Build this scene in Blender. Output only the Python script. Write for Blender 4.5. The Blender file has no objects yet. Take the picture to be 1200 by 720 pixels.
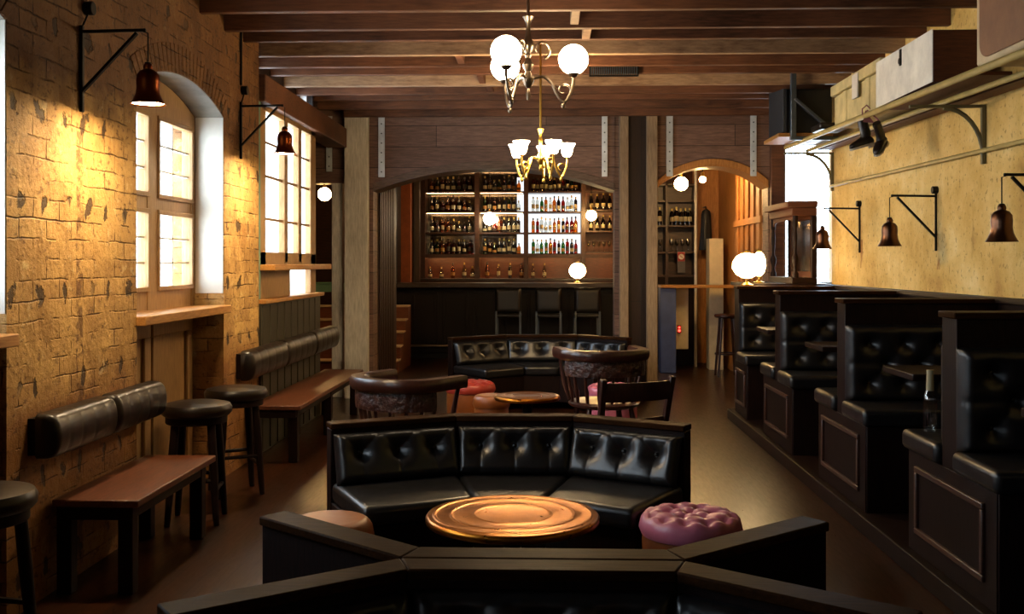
import bpy, math, random
from mathutils import Vector, Matrix
random.seed(7)
R = math.radians
PI = math.pi
scene = bpy.context.scene
COL = scene.collection

# ---------------------------------------------------------------- camera, world, exposure
cam_data = bpy.data.cameras.new('camera')
cam_data.sensor_width = 36.0
cam_data.lens = 36.0
cam_data.shift_y = -52.0 / 1200.0
cam_data.clip_end = 200
cam = bpy.data.objects.new('camera', cam_data)
COL.objects.link(cam)
cam.location = (0, 0, 1.55)
cam.rotation_euler = (R(90), 0, R(1.91))
scene.camera = cam

DAY = 17.0            # brightness of the sky outside the windows
WALL_LAMP = 540.0    # bulbs of the swing arm wall lamps
GLOBE = 40.0
TULIP = 190.0
TABLE_LAMP = 700.0
BAR_SPOT = 170.0
BACKLIGHT = 1.3
EXPOSURE = 0.0

world = bpy.data.worlds.new('world')
scene.world = world
world.use_nodes = True
bg = world.node_tree.nodes['Background']
bg.inputs[0].default_value = (0.70, 0.86, 1.0, 1)
bg.inputs[1].default_value = DAY
vs = scene.view_settings
vs.view_transform = 'Standard'
vs.look = 'None'
vs.exposure = EXPOSURE
vs.gamma = 1.0
vs.use_curve_mapping = False
scene.cycles.max_bounces = 8
scene.cycles.diffuse_bounces = 4
scene.cycles.glossy_bounces = 4
scene.cycles.transparent_max_bounces = 12
scene.cycles.sample_clamp_indirect = 6.0
scene.cycles.use_denoising = True


def portal(x, y0, y1, z0, z1):
    """daylight opening in the left wall: tells the renderer where the sky comes in"""
    ld = bpy.data.lights.new('daylight', 'AREA')
    ld.shape = 'RECTANGLE'
    ld.size = z1 - z0
    ld.size_y = y1 - y0
    ld.cycles.is_portal = True
    o = bpy.data.objects.new('daylight', ld)
    COL.objects.link(o)
    o.location = (x, (y0 + y1) / 2, (z0 + z1) / 2)
    o.rotation_euler = (0, R(-90), 0)
    return o


portal(-2.66, 5.75, 7.29, 1.25, 2.74)
portal(-2.66, 2.75, 4.33, 1.25, 2.74)
portal(-2.56, 8.3, 10.3, 1.25, 2.9)
portal(-2.66, -1.5, -.2, 1.25, 2.74)
_p = portal(3.0, 11.4, 12.0, 1.3, 2.9)
_p.location = (2.97, 11.95, 2.05)
_p.rotation_euler = (R(-90), 0, 0)
_p.data.size = 0.6
_p.data.size_y = 1.7

# ---------------------------------------------------------------- materials
def rgb(h):
    v = [int(h[i:i + 2], 16) / 255 for i in (0, 2, 4)]
    return tuple(c / 12.92 if c <= 0.04045 else ((c + 0.055) / 1.055) ** 2.4 for c in v) + (1,)


class NT:
    def __init__(self, name):
        self.m = bpy.data.materials.new(name)
        self.m.use_nodes = True
        self.t = self.m.node_tree
        self.b = self.t.nodes['Principled BSDF']
        self.out = self.t.nodes['Material Output']

    def n(self, typ, **kw):
        nd = self.t.nodes.new(typ)
        for k, v in kw.items():
            setattr(nd, k, v)
        return nd

    def l(self, a, b):
        self.t.links.new(a, b)

    def coord(self, scale=(1, 1, 1), kind='Object', rot=(0, 0, 0)):
        tc = self.n('ShaderNodeTexCoord')
        mp = self.n('ShaderNodeMapping')
        mp.inputs['Scale'].default_value = scale
        mp.inputs['Rotation'].default_value = rot
        self.l(tc.outputs[kind], mp.inputs['Vector'])
        return mp.outputs['Vector']

    def noise(self, vec, scale, detail=4, rough=0.6):
        nd = self.n('ShaderNodeTexNoise')
        nd.inputs['Scale'].default_value = scale
        nd.inputs['Detail'].default_value = detail
        nd.inputs['Roughness'].default_value = rough
        self.l(vec, nd.inputs['Vector'])
        return nd.outputs['Fac']

    def ramp(self, fac, stops):
        nd = self.n('ShaderNodeValToRGB')
        el = nd.color_ramp.elements
        while len(el) < len(stops):
            el.new(0.5)
        for e, (p, c) in zip(el, stops):
            e.position = p
            e.color = c
        self.l(fac, nd.inputs['Fac'])
        return nd.outputs['Color']

    def mix(self, fac, a, b, mode='MIX'):
        nd = self.n('ShaderNodeMix', data_type='RGBA', blend_type=mode)
        for s, v in ((0, fac), (6, a), (7, b)):
            if hasattr(v, 'links'):
                self.l(v, nd.inputs[s])
            else:
                nd.inputs[s].default_value = v
        return nd.outputs[2]

    def math(self, op, a, b=0.0, clamp=False):
        nd = self.n('ShaderNodeMath', operation=op, use_clamp=clamp)
        for s, v in ((0, a), (1, b)):
            if hasattr(v, 'links'):
                self.l(v, nd.inputs[s])
            else:
                nd.inputs[s].default_value = v
        return nd.outputs[0]

    def bump(self, h, strength=0.3, dist=0.01):
        nd = self.n('ShaderNodeBump')
        nd.inputs['Strength'].default_value = strength
        nd.inputs['Distance'].default_value = dist
        self.l(h, nd.inputs['Height'])
        self.l(nd.outputs[0], self.b.inputs['Normal'])

    def base(self, c):
        if hasattr(c, 'links'):
            self.l(c, self.b.inputs['Base Color'])
        else:
            self.b.inputs['Base Color'].default_value = c

    def set(self, rough=None, metal=None, coat=None, spec=None):
        if rough is not None:
            self.b.inputs['Roughness'].default_value = rough
        if metal is not None:
            self.b.inputs['Metallic'].default_value = metal
        if coat is not None:
            self.b.inputs['Coat Weight'].default_value = coat
        if spec is not None:
            self.b.inputs['Specular IOR Level'].default_value = spec


def wood(name, dark, light, grain=(1, 1, 14), scale=3.0, rough=0.45, spec=0.5, bump=0.15, blotch=0.35):
    m = NT(name)
    v = m.coord(grain)
    g = m.noise(v, scale * 4, 6, 0.65)
    w = m.noise(m.coord(), 1.3, 3)
    f = m.math('ADD', m.math('MULTIPLY', g, 1 - blotch), m.math('MULTIPLY', w, blotch))
    m.base(m.ramp(f, [(0.32, rgb(dark)), (0.68, rgb(light))]))
    m.set(rough=rough, spec=spec)
    m.bump(g, bump, 0.006)
    return m.m


def plain(name, hexc, rough=0.5, metal=0.0, var=0.25, bump=0.0, bscale=60, spec=0.5):
    m = NT(name)
    c = rgb(hexc)
    d = tuple(x * (1 - var) for x in c[:3]) + (1,)
    f = m.noise(m.coord(), 7.0, 5)
    m.base(m.ramp(f, [(0.3, d), (0.7, c)]))
    m.set(rough=rough, metal=metal, spec=spec)
    if bump:
        m.bump(m.noise(m.coord(), bscale, 4), bump, 0.004)
    return m.m


def leather(name, hexc, rough=0.34, spec=0.6):
    m = NT(name)
    c = rgb(hexc)
    f = m.noise(m.coord(), 5.0, 5)
    m.base(m.ramp(f, [(0.3, tuple(x * .6 for x in c[:3]) + (1,)), (0.7, c)]))
    m.l(m.ramp(m.noise(m.coord(), 11, 4), [(0.3, (rough - .03,) * 3 + (1,)), (0.7, (rough + .05,) * 3 + (1,))]), m.b.inputs['Roughness'])
    m.set(spec=spec)
    h = m.math('ADD', m.noise(m.coord(), 160, 3), m.math('MULTIPLY', m.noise(m.coord(), 9, 2), .6))
    m.bump(h, 0.09, 0.003)
    return m.m


def emit(name, col, strength):
    m = NT(name)
    e = m.n('ShaderNodeEmission')
    e.inputs[0].default_value = col
    e.inputs[1].default_value = strength
    m.l(e.outputs[0], m.out.inputs[0])
    return m.m


def clear_glass(name, tint=(1, 1, 1, 1), refl=0.08):
    m = NT(name)
    t = m.n('ShaderNodeBsdfTransparent')
    t.inputs[0].default_value = tint
    g = m.n('ShaderNodeBsdfGlossy')
    g.inputs['Roughness'].default_value = 0.05
    mx = m.n('ShaderNodeMixShader')
    mx.inputs[0].default_value = refl
    m.l(t.outputs[0], mx.inputs[1])
    m.l(g.outputs[0], mx.inputs[2])
    m.l(mx.outputs[0], m.out.inputs[0])
    return m.m


def planks(name, a, b, gap, length, width, rot, rough, spec=0.5, grain=(1, 1, 1), bump=0.4, mortar=0.004):
    """boards laid side by side; rot turns the board plane into the texture's XY plane"""
    m = NT(name)
    v = m.coord((1, 1, 1), rot=rot)
    bt = m.n('ShaderNodeTexBrick')
    bt.offset = 0.37
    for k, val in (('Scale', 1.0), ('Mortar Size', mortar), ('Mortar Smooth', 0.3), ('Bias', 0.0), ('Brick Width', length), ('Row Height', width)):
        bt.inputs[k].default_value = val
    bt.inputs['Color1'].default_value = rgb(a)
    bt.inputs['Color2'].default_value = rgb(b)
    bt.inputs['Mortar'].default_value = rgb(gap)
    m.l(v, bt.inputs['Vector'])
    g = m.noise(m.coord(grain), 6, 6, 0.7)
    c = m.mix(1.0, bt.outputs['Color'], m.ramp(g, [(0.3, (.45, .42, .4, 1)), (0.72, (1.15, 1.1, 1.05, 1))]), 'MULTIPLY')
    m.base(c)
    m.set(spec=spec)
    m.l(m.ramp(g, [(0.3, (rough + .05,) * 3 + (1,)), (0.7, (rough - .03,) * 3 + (1,))]), m.b.inputs['Roughness'])
    h = m.math('SUBTRACT', m.math('MULTIPLY', g, 0.3), bt.outputs['Fac'])
    m.bump(h, bump, 0.006)
    return m.m


def brick_material():
    m = NT('painted_brick')
    v = m.coord((1, 1, 1), rot=(0, R(-90), 0))      # wall plane is YZ
    tc = m.n('ShaderNodeTexCoord')
    sp = m.n('ShaderNodeSeparateXYZ')
    m.l(tc.outputs['Object'], sp.inputs[0])
    cb = m.n('ShaderNodeCombineXYZ')
    warp = m.noise(m.coord(), 6.0, 3)
    yy = m.math('ADD', sp.outputs['Y'], m.math('MULTIPLY', warp, 0.03))
    zz = m.math('ADD', sp.outputs['Z'], m.math('MULTIPLY', m.noise(m.coord(), 4.0, 3), 0.035))
    m.l(m.math('ADD', yy, sp.outputs['X']), cb.inputs[0])
    m.l(zz, cb.inputs[1])
    bt = m.n('ShaderNodeTexBrick')
    for k, val in (('Scale', 1.0), ('Mortar Size', 0.006), ('Mortar Smooth', 0.8), ('Bias', -0.1), ('Brick Width', 0.25), ('Row Height', 0.093)):
        bt.inputs[k].default_value = val
    bt.inputs['Color1'].default_value = rgb('c8a468')
    bt.inputs['Color2'].default_value = rgb('ae8850')
    bt.inputs['Mortar'].default_value = rgb('b8945a')
    m.l(cb.outputs[0], bt.inputs['Vector'])
    # joints show dark only where the wash has worn through
    joint = m.math('MULTIPLY', bt.outputs['Fac'], m.ramp(m.noise(m.coord(), 5.5, 4), [(0.46, (0, 0, 0, 1)), (0.62, (.85, .85, .85, 1))]))
    c = m.mix(joint, bt.outputs['Color'], rgb('4d3117'))
    st = m.ramp(m.noise(m.coord((1, 1, .7)), 2.4, 7, 0.7), [(0.3, (.46, .33, .20, 1)), (0.54, (.94, .87, .76, 1)), (0.72, (1.12, 1.08, 0.98, 1))])
    c = m.mix(1.0, c, st, 'MULTIPLY')
    fl = m.noise(m.coord((1, 1, 1.4)), 20, 6, 0.75)
    c = m.mix(m.ramp(fl, [(0.55, (0, 0, 0, 1)), (0.64, (.8, .8, .8, 1))]), c, rgb('5c3818'))
    c = m.mix(m.ramp(m.noise(m.coord(), 8, 5, .7), [(0.6, (0, 0, 0, 1)), (0.7, (.5, .5, .5, 1))]), c, rgb('e6d3a4'))
    # darker brick tint above a ragged line, browner towards the floor
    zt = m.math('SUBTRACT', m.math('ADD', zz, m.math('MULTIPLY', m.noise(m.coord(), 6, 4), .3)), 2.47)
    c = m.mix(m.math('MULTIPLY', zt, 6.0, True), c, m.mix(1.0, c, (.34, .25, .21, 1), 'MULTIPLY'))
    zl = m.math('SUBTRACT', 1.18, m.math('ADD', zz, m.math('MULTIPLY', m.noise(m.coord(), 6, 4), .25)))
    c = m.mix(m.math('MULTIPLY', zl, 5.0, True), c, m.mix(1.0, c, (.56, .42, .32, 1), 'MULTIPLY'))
    # chased out strip under the lamp bracket
    cd = m.math('ABSOLUTE', m.math('SUBTRACT', yy, 5.035))
    ch = m.math('MULTIPLY', m.math('LESS_THAN', cd, .035), m.ramp(m.noise(m.coord(), 13, 4), [(0.47, (0, 0, 0, 1)), (0.56, (.8, .8, .8, 1))]))
    c = m.mix(ch, c, rgb('5a3617'))
    # rows of dark plugged fixing holes
    def fract(a, s):
        return m.math('FRACT', m.math('DIVIDE', a, s))
    cell = 0.235
    dy = m.math('MULTIPLY', m.math('SUBTRACT', fract(m.math('ADD', m.math('ADD', yy, m.math('MULTIPLY', m.noise(m.coord(), 1.7, 1), .5)), 50.0), cell), 0.5), cell / 0.036)
    row = 0.42
    dz = m.math('MULTIPLY', m.math('SUBTRACT', fract(m.math('ADD', zz, 10.0 - 0.29 + 0.0), row), 0.5), row / 0.06)
    d2 = m.math('ADD', m.math('MULTIPLY', dy, dy), m.math('MULTIPLY', dz, dz))
    d2 = m.math('ADD', d2, m.math('MULTIPLY', m.math('SUBTRACT', m.noise(m.coord(), 24, 5), 0.5), 3.4))
    hole = m.math('SUBTRACT', 1.0, m.ramp(d2, [(0.35, (0, 0, 0, 1)), (0.75, (1, 1, 1, 1))]))
    pick = m.ramp(m.noise(m.coord(), 2.3, 1), [(0.44, (0, 0, 0, 1)), (0.5, (1, 1, 1, 1))])
    hole = m.math('MULTIPLY', hole, pick)
    c = m.mix(m.math('MULTIPLY', hole, 0.88), c, rgb('2a190d'))
    m.base(c)
    m.set(rough=0.7, spec=0.35)
    h = m.math('SUBTRACT', m.math('MULTIPLY', m.noise(m.coord(), 16, 6, 0.7), 0.9), m.math('MULTIPLY', joint, 0.9))
    h = m.math('SUBTRACT', h, hole)
    m.bump(h, 0.75, 0.02)
    return m.m


def plaster_material():
    m = NT('yellow_plaster')
    n1 = m.noise(m.coord(), 1.5, 6, 0.65)
    c = m.ramp(n1, [(0.28, rgb('a87c3a')), (0.45, rgb('cfa95e')), (0.58, rgb('dfbf78')), (0.74, rgb('efdaa0'))])
    sp = m.noise(m.coord((1, 1, .8)), 34, 4, 0.6)
    c = m.mix(m.ramp(sp, [(0.58, (0, 0, 0, 1)), (0.68, (.65, .65, .65, 1))]), c, rgb('7a5624'))
    c = m.mix(m.ramp(m.noise(m.coord((1, 1, .25)), 4.5, 4), [(0.64, (0, 0, 0, 1)), (0.78, (.75, .75, .75, 1))]), c, rgb('7d5320'))
    tc = m.n('ShaderNodeTexCoord')
    sp_ = m.n('ShaderNodeSeparateXYZ')
    m.l(tc.outputs['Object'], sp_.inputs[0])
    zc = m.math('MULTIPLY', m.math('GREATER_THAN', sp_.outputs['Z'], 1.5), m.math('LESS_THAN', sp_.outputs['Z'], 1.76))
    for yb in (5.70, 7.54, 9.36):
        near = m.math('LESS_THAN', m.math('ABSOLUTE', m.math('SUBTRACT', sp_.outputs['Y'], yb)), .035)
        k = m.math('MULTIPLY', m.math('MULTIPLY', near, zc), m.ramp(m.noise(m.coord((1, 1, .3)), 17, 3), [(0.4, (0, 0, 0, 1)), (0.6, (.8, .8, .8, 1))]))
        c = m.mix(k, c, rgb('8a4716'))
    m.base(c)
    m.set(rough=0.75, spec=0.3)
    m.bump(m.noise(m.coord(), 30, 6, 0.7), 0.5, 0.01)
    return m.m


def copper_material():
    m = NT('beaten_copper')
    v = m.noise(m.coord(), 8, 4)
    m.base(m.ramp(v, [(0.3, rgb('8a4e18')), (0.7, rgb('b87628'))]))
    m.set(metal=1.0)
    m.l(m.ramp(m.noise(m.coord(), 15, 4), [(0.3, (.27,) * 3 + (1,)), (0.7, (.33,) * 3 + (1,))]), m.b.inputs['Roughness'])
    return m.m


M = dict(
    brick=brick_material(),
    plaster=plaster_material(),
    floor=planks('floor_boards', '3a1c0a', '291306', '0c0602', 2.6, 0.13, (0, 0, R(90)), 0.3, 0.4, (9, 1, 1), 0.015, 0.003),
    joist=wood('old_joist', '28130a', '7d5036', (.6, 6, 6), 2.2, 0.6, 0.35, 0.3, 0.55),
    joist_pale=wood('weathered_joist', '553826', 'b09070', (1, 6, 6), 2.2, 0.65, 0.35, 0.3, 0.5),
    ceil=planks('ceiling_boards', '2d1a10', '24140c', '0a0604', 3.0, 0.14, (0, 0, R(90)), 0.6, 0.3, (9, 1, 1), 0.3),
    clad=planks('wall_cladding', '86685a', '6c5044', '2a1a14', 3.4, 0.24, (R(-90), 0, 0), 0.55, 0.4, (1, 1, 9), 0.35),
    clad_dark=planks('dark_boarding', '2c1710', '23120c', '0a0503', 3.0, 0.12, (R(-90), 0, R(90)), 0.5, 0.4, (9, 9, 1), 0.4),
    slat=planks('upright_boards', '3a1e10', '2d160b', '0b0502', 4.0, 0.13, (R(-90), R(0), R(90)), 0.45, 0.4, (9, 9, 1), 0.4),
    post=wood('weathered_post', '68533d', 'a48b6c', (9, 9, 1), 2.0, 0.6, 0.35, 0.3, 0.4),
    arch_edge=wood('arch_edge_timber', '3a281f', '7a6150', (1, 9, 9), 2.0, 0.5, 0.4, 0.3, 0.4),
    post_grey=wood('grey_post', 'a8a298', 'ece6dc', (9, 9, 1), 2.0, 0.6, 0.35, 0.3, 0.4),
    orange_board=wood('warm_pine_boards', '8a5524', 'c98a48', (9, 9, 1), 2.0, 0.5, 0.4, 0.3, 0.4),
    dark=wood('dark_stained_oak', '0b0605', '22110c', (9, 9, 1), 2.5, 0.5, 0.13, 0.12, 0.3),
    dark_h=wood('dark_stained_rail', '0b0605', '26140d', (1, 9, 9), 2.5, 0.42, 0.2, 0.12, 0.3),
    cap=wood('worn_top_rail', '1a0e06', '3a2210', (1, 9, 9), 2.5, 0.45, 0.015, 0.1, 0.35),
    panel_trim=wood('panel_moulding', '2a1812', '4a2c20', (1, 1, 9), 2.5, 0.4, 0.5, 0.1, 0.3),
    seat_wood=wood('bench_mahogany', '3a1d0f', '6d3a20', (9, 1, 9), 2.5, 0.42, 0.5, 0.12, 0.3),
    chair_wood=wood('chair_walnut', '1d0d08', '45231a', (6, 6, 1), 2.5, 0.3, 0.6, 0.12, 0.3),
    pine=wood('varnished_pine', '8a5a28', 'c08a48', (9, 1, 9), 2.5, 0.45, 0.4, 0.12, 0.3),
    sash=wood('window_timber', '7d5a34', 'b08a58', (9, 9, 1), 2.5, 0.5, 0.4, 0.12, 0.3),
    green_dado=wood('green_black_boarding', '1c1a12', '37301f', (9, 9, 1), 2.5, 0.5, 0.4, 0.2, 0.4),
    teal=plain('teal_paint', '5f8a7a', 0.5),
    leather=leather('black_leather', '171516', 0.34, 0.6),
    leather_worn=leather('dark_brown_leather', '1c120b', 0.33, 0.5),
    pink=leather('pink_leather', 'c26a80', 0.36, 0.5),
    red=leather('red_leather', 'a03428', 0.4, 0.5),
    tan=leather('tan_leather', '8a4a1c', 0.4, 0.5),
    button=leather('leather_button', '08080a', 0.3, 0.6),
    copper=copper_material(),
    copper_shade=plain('copper_shade', '7a3a16', 0.3, 1.0, 0.3),
    bronze_shade=plain('bronze_shade', '6a4a38', 0.3, 1.0, 0.3),
    brass=plain('brass', 'c09a48', 0.28, 1.0, 0.2),
    old_brass=plain('aged_silvered_brass', 'a08a72', 0.3, 1.0, 0.35),
    iron=plain('black_iron', '0d0b0a', 0.5, 0.6, 0.3),
    steel=plain('galvanised_steel', 'dfe7ee', 0.4, 0.3, 0.25),
    grey_steel=plain('blue_grey_steel', '66707a', 0.4, 0.7, 0.3),
    bracket_iron=plain('greenish_bracket_iron', '6e6648', 0.5, 0.2, 0.35),
    pipe=plain('yellowed_pipe', 'b09a5a', 0.45, 0.0, 0.35, 0.2, 40),
    crate=plain('peeling_cream_paint', 'd8c48a', 0.6, 0.0, 0.4, 0.3, 20),
    white_crate=plain('chipped_white_paint', 'f0ece0', 0.6, 0.0, 0.3, 0.3, 20),
    rust=wood('rusty_wood', '3a1d10', '6d3a1e', (1, 9, 9), 2.5, 0.6, 0.4, 0.3, 0.4),
    trunk=plain('brown_fibre_board', '8a5f42', 0.55, 0.0, 0.3, 0.2, 50),
    trunk_edge=plain('cream_binding', 'cdb893', 0.6, 0.0, 0.25, 0.2, 40),
    speaker=plain('black_vinyl', '111214', 0.5, 0.0, 0.3, 0.2, 120),
    grille=plain('speaker_grille', '2c2f33', 0.6, 0.2, 0.25, 0.5, 220),
    boot=leather('old_boot_leather', '1a100c', 0.35, 0.6),
    lace=plain('pink_laces', 'a06468', 0.7),
    sole=plain('pale_sole', 'b8b0a4', 0.6),
    white=plain('white_paint', 'ded6c8', 0.5, 0.0, 0.15),
    soffit=plain('grey_limewash', '8f887c', 0.6, 0.0, 0.4, 0.3, 20),
    cream=plain('cream_plaster', 'd6c6a2', 0.6, 0.0, 0.2, 0.2, 30),
    terracotta=plain('terracotta_brick', 'a0522a', 0.7, 0.0, 0.4, 0.4, 30),
    stair=wood('stair_riser_wood', '4a2412', '6d3a20', (1, 9, 9), 2.5, 0.5, 0.4, 0.12, 0.3),
    nosing=plain('pale_nosing', 'c8ab86', 0.5),
    bar=wood('bar_dark_timber', '0d0909', '1c1212', (9, 9, 1), 2.5, 0.4, 0.2, 0.12, 0.3),
    bar_top=wood('bar_top_timber', '2a2324', '4a3c38', (1, 9, 9), 2.5, 0.3, 0.5, 0.1, 0.3),
    daylit_panel=plain('daylit_blue_panel', '4a5a86', 0.4, 0.0, 0.25),  # blue daylight on the end support is put into its colour
    shelf=wood('back_bar_shelf', '22110a', '4a2814', (1, 9, 9), 2.5, 0.4, 0.5, 0.12, 0.3),
    back_panel=wood('back_bar_panel', '3a1c0e', '6d3818', (1, 9, 9), 2.5, 0.4, 0.5, 0.12, 0.3),
    mirror=plain('tarnished_mirror', '8a7f72', 0.12, 1.0, 0.5),
    sign_red=plain('red_enamel', 'a8302a', 0.4),
    sign_grey=plain('grey_print', '5a5450', 0.5),
    backlight=emit('backlit_panel', (0.93, 0.97, 1.0, 1), BACKLIGHT),
    bulb=emit('warm_bulb', (1.0, 0.74, 0.42, 1), WALL_LAMP),
    globe=emit('opal_globe', (1.0, 0.80, 0.52, 1), GLOBE),
    tulip=emit('lit_tulip_glass', (1.0, 0.70, 0.36, 1), TULIP),
    table_bulb=emit('bright_warm_bulb', (1.0, 0.66, 0.28, 1), TABLE_LAMP),
    spot_bulb=emit('amber_bulb', (1.0, 0.58, 0.20, 1), BAR_SPOT),
    lit_shade=emit('lit_frosted_shade', (1.0, 0.66, 0.30, 1), 34.0),
    red_light=emit('red_indicator', (1.0, 0.05, 0.03, 1), 6.0),
    outside=plain('outside_white_wall', 'f6f6f6', 0.8, 0.0, 0.15),
    glass=clear_glass('window_glass'),
    lamp_glass=clear_glass('clear_lamp_glass', (1, .98, .94, 1), 0.12),
    paper=plain('bottle_label', 'b8a880', 0.6),
    paper_dark=plain('dark_bottle_label', '3a2c22', 0.6),
    paper_gold=plain('gold_bottle_label', '9a6a28', 0.5),
    strip=emit('shelf_fill_glow', (1.0, 0.60, 0.28, 1), 18.0),  # added warm fill for the bottles, not a real fitting
    fill_glow_low=emit('low_shelf_fill_glow', (1.0, 0.50, 0.18, 1), 45.0),  # added orange fill below the lowest shelf, not a real fitting
    foil=plain('bottle_foil', 'b89a4a', 0.35, 0.6),
)
BOTTLE = {
    'amber': clear_glass('amber_glass', (.62, .26, .05, 1), 0.12),
    'green': clear_glass('green_glass', (.10, .26, .09, 1), 0.12),
    'clear': clear_glass('clear_glass', (.80, .80, .76, 1), 0.16),
    'dark': clear_glass('dark_glass', (.06, .03, .02, 1), 0.12),
    'red': clear_glass('red_glass', (.45, .05, .03, 1), 0.12),
}

# ---------------------------------------------------------------- mesh helpers
class MB:
    """collects faces; build() links them as ONE mesh object"""
    def __init__(self):
        self.v, self.f, self.mi = [], [], []
        self.cur = 0

    def add(self, vs, fs):
        o = len(self.v)
        self.v += [tuple(p) for p in vs]
        self.f += [tuple(i + o for i in f) for f in fs]
        self.mi += [self.cur] * len(fs)
        return self

    def box(self, x0, x1, y0, y1, z0, z1):
        x0, x1 = sorted((x0, x1)); y0, y1 = sorted((y0, y1)); z0, z1 = sorted((z0, z1))
        v = [(x0, y0, z0), (x1, y0, z0), (x1, y1, z0), (x0, y1, z0), (x0, y0, z1), (x1, y0, z1), (x1, y1, z1), (x0, y1, z1)]
        return self.add(v, [(0, 3, 2, 1), (4, 5, 6, 7), (0, 1, 5, 4), (1, 2, 6, 5), (2, 3, 7, 6), (3, 0, 4, 7)])

    def bar(self, a, b, w, h, up=(0, 0, 1)):
        """rectangular bar from a to b, w across, h along up"""
        a, b = Vector(a), Vector(b)
        d = (b - a).normalized()
        u = Vector(up)
        if abs(d.dot(u)) > 0.99:
            u = Vector((0, 1, 0))
        s = d.cross(u).normalized()
        u = s.cross(d).normalized()
        v = []
        for p in (a, b):
            for i, j in ((-1, -1), (1, -1), (1, 1), (-1, 1)):
                v.append(p + s * (i * w / 2) + u * (j * h / 2))
        return self.add(v, [(0, 1, 2, 3), (7, 6, 5, 4), (0, 4, 5, 1), (1, 5, 6, 2), (2, 6, 7, 3), (3, 7, 4, 0)])

    def prism(self, poly, h0, h1, axis='z'):
        n = len(poly)
        def P(a, b, h):
            return {'z': (a, b, h), 'x': (h, a, b), 'y': (a, h, b)}[axis]
        area = sum(poly[i][0] * poly[(i + 1) % n][1] - poly[(i + 1) % n][0] * poly[i][1] for i in range(n))
        if (area < 0) != (axis == 'y'):
            poly = list(reversed(poly))
        v = [P(a, b, h0) for a, b in poly] + [P(a, b, h1) for a, b in poly]
        f = [tuple(range(n - 1, -1, -1)), tuple(range(n, 2 * n))]
        f += [(i, (i + 1) % n, n + (i + 1) % n, n + i) for i in range(n)]
        return self.add(v, f)

    def tube(self, pts, r, n=10, cap=True):
        pts = [Vector(p) for p in pts]
        rs = r if isinstance(r, (list, tuple)) else [r] * len(pts)
        v, f = [], []
        prev = None
        for i, p in enumerate(pts):
            d = (pts[min(i + 1, len(pts) - 1)] - pts[max(i - 1, 0)]).normalized()
            if prev is None:
                u = Vector((0, 0, 1)) if abs(d.z) < 0.9 else Vector((1, 0, 0))
            else:
                u = prev
            s = d.cross(u).normalized()
            u = s.cross(d).normalized()
            prev = u
            for k in range(n):
                a = 2 * PI * k / n
                v.append(p + (s * math.cos(a) + u * math.sin(a)) * rs[i])
        for i in range(len(pts) - 1):
            for k in range(n):
                f.append((i * n + k, i * n + (k + 1) % n, (i + 1) * n + (k + 1) % n, (i + 1) * n + k))
        if cap:
            f.append(tuple(range(n - 1, -1, -1)))
            f.append(tuple((len(pts) - 1) * n + k for k in range(n)))
        return self.add(v, f)

    def lathe(self, prof, c=(0, 0, 0), n=24, cap=True):
        """profile of (radius, height) turned about the upright through c"""
        v, f = [], []
        for r, z in prof:
            for k in range(n):
                a = 2 * PI * k / n
                v.append((c[0] + r * math.cos(a), c[1] + r * math.sin(a), c[2] + z))
        for i in range(len(prof) - 1):
            for k in range(n):
                f.append((i * n + k, i * n + (k + 1) % n, (i + 1) * n + (k + 1) % n, (i + 1) * n + k))
        if cap:
            f.append(tuple(range(n - 1, -1, -1)))
            f.append(tuple((len(prof) - 1) * n + k for k in range(n)))
        return self.add(v, f)

    def ball(self, c, r, n=16, sz=1.0):
        prof = [(max(1e-4, r * math.cos(-PI / 2 + PI * i / n)), sz * r * math.sin(-PI / 2 + PI * i / n)) for i in range(n + 1)]
        return self.lathe(prof, c, n + 4)

    def sweep(self, pts, w, h, closed=False):
        """flat band along pts lying level: w across, h tall, rounded edges"""
        pts = [Vector(p) for p in pts]
        sec = [(-.5, -.25), (-.38, -.5), (.38, -.5), (.5, -.25), (.5, .25), (.38, .5), (-.38, .5), (-.5, .25)]
        m = len(sec)
        ws = w if isinstance(w, (list, tuple)) else [w] * len(pts)
        v, f = [], []
        for i, p in enumerate(pts):
            d = (pts[min(i + 1, len(pts) - 1)] - pts[max(i - 1, 0)]).normalized()
            s = d.cross(Vector((0, 0, 1))).normalized()
            for a, b in sec:
                v.append(p + s * (a * ws[i]) + Vector((0, 0, b * h)))
        for i in range(len(pts) - 1):
            for k in range(m):
                f.append((i * m + k, (i + 1) * m + k, (i + 1) * m + (k + 1) % m, i * m + (k + 1) % m))
        f.append(tuple(range(m)))
        f.append(tuple((len(pts) - 1) * m + k for k in range(m - 1, -1, -1)))
        return self.add(v, f)

    def tuft(self, O, U, V, w, h, t, buttons, nu=40, nv=24, sig=0.03, dip=0.03, seams=(), sdip=0.008, ssig=0.008, edge=0.03, N=None):
        """padded panel on a plane: O corner, U and V unit axes; pulled in at its buttons and along its seams"""
        O, U, V = Vector(O), Vector(U).normalized(), Vector(V).normalized()
        N = N or U.cross(V).normalized()
        vs, fs = [], []
        def hgt(u, v):
            d = max(0.0, min(u, w - u, v, h - v))
            e = min(d / edge, 1.0)
            z = t * math.sqrt(max(0.0, 1 - (1 - e) ** 2))
            for bu, bv in buttons:
                r2 = (u - bu) ** 2 + (v - bv) ** 2
                z -= dip * math.exp(-r2 / (2 * sig * sig)) + 0.45 * dip * math.exp(-math.sqrt(r2) / (sig * 2.2))
            for (a, b, c, d2) in seams:
                L = math.hypot(c - a, d2 - b)
                tt = max(0, min(1, ((u - a) * (c - a) + (v - b) * (d2 - b)) / (L * L)))
                q = math.hypot(u - a - tt * (c - a), v - b - tt * (d2 - b))
                z -= sdip * math.exp(-q / ssig)
            return max(z, 0.0) if d <= 0 else max(z, 0.004)
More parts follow.
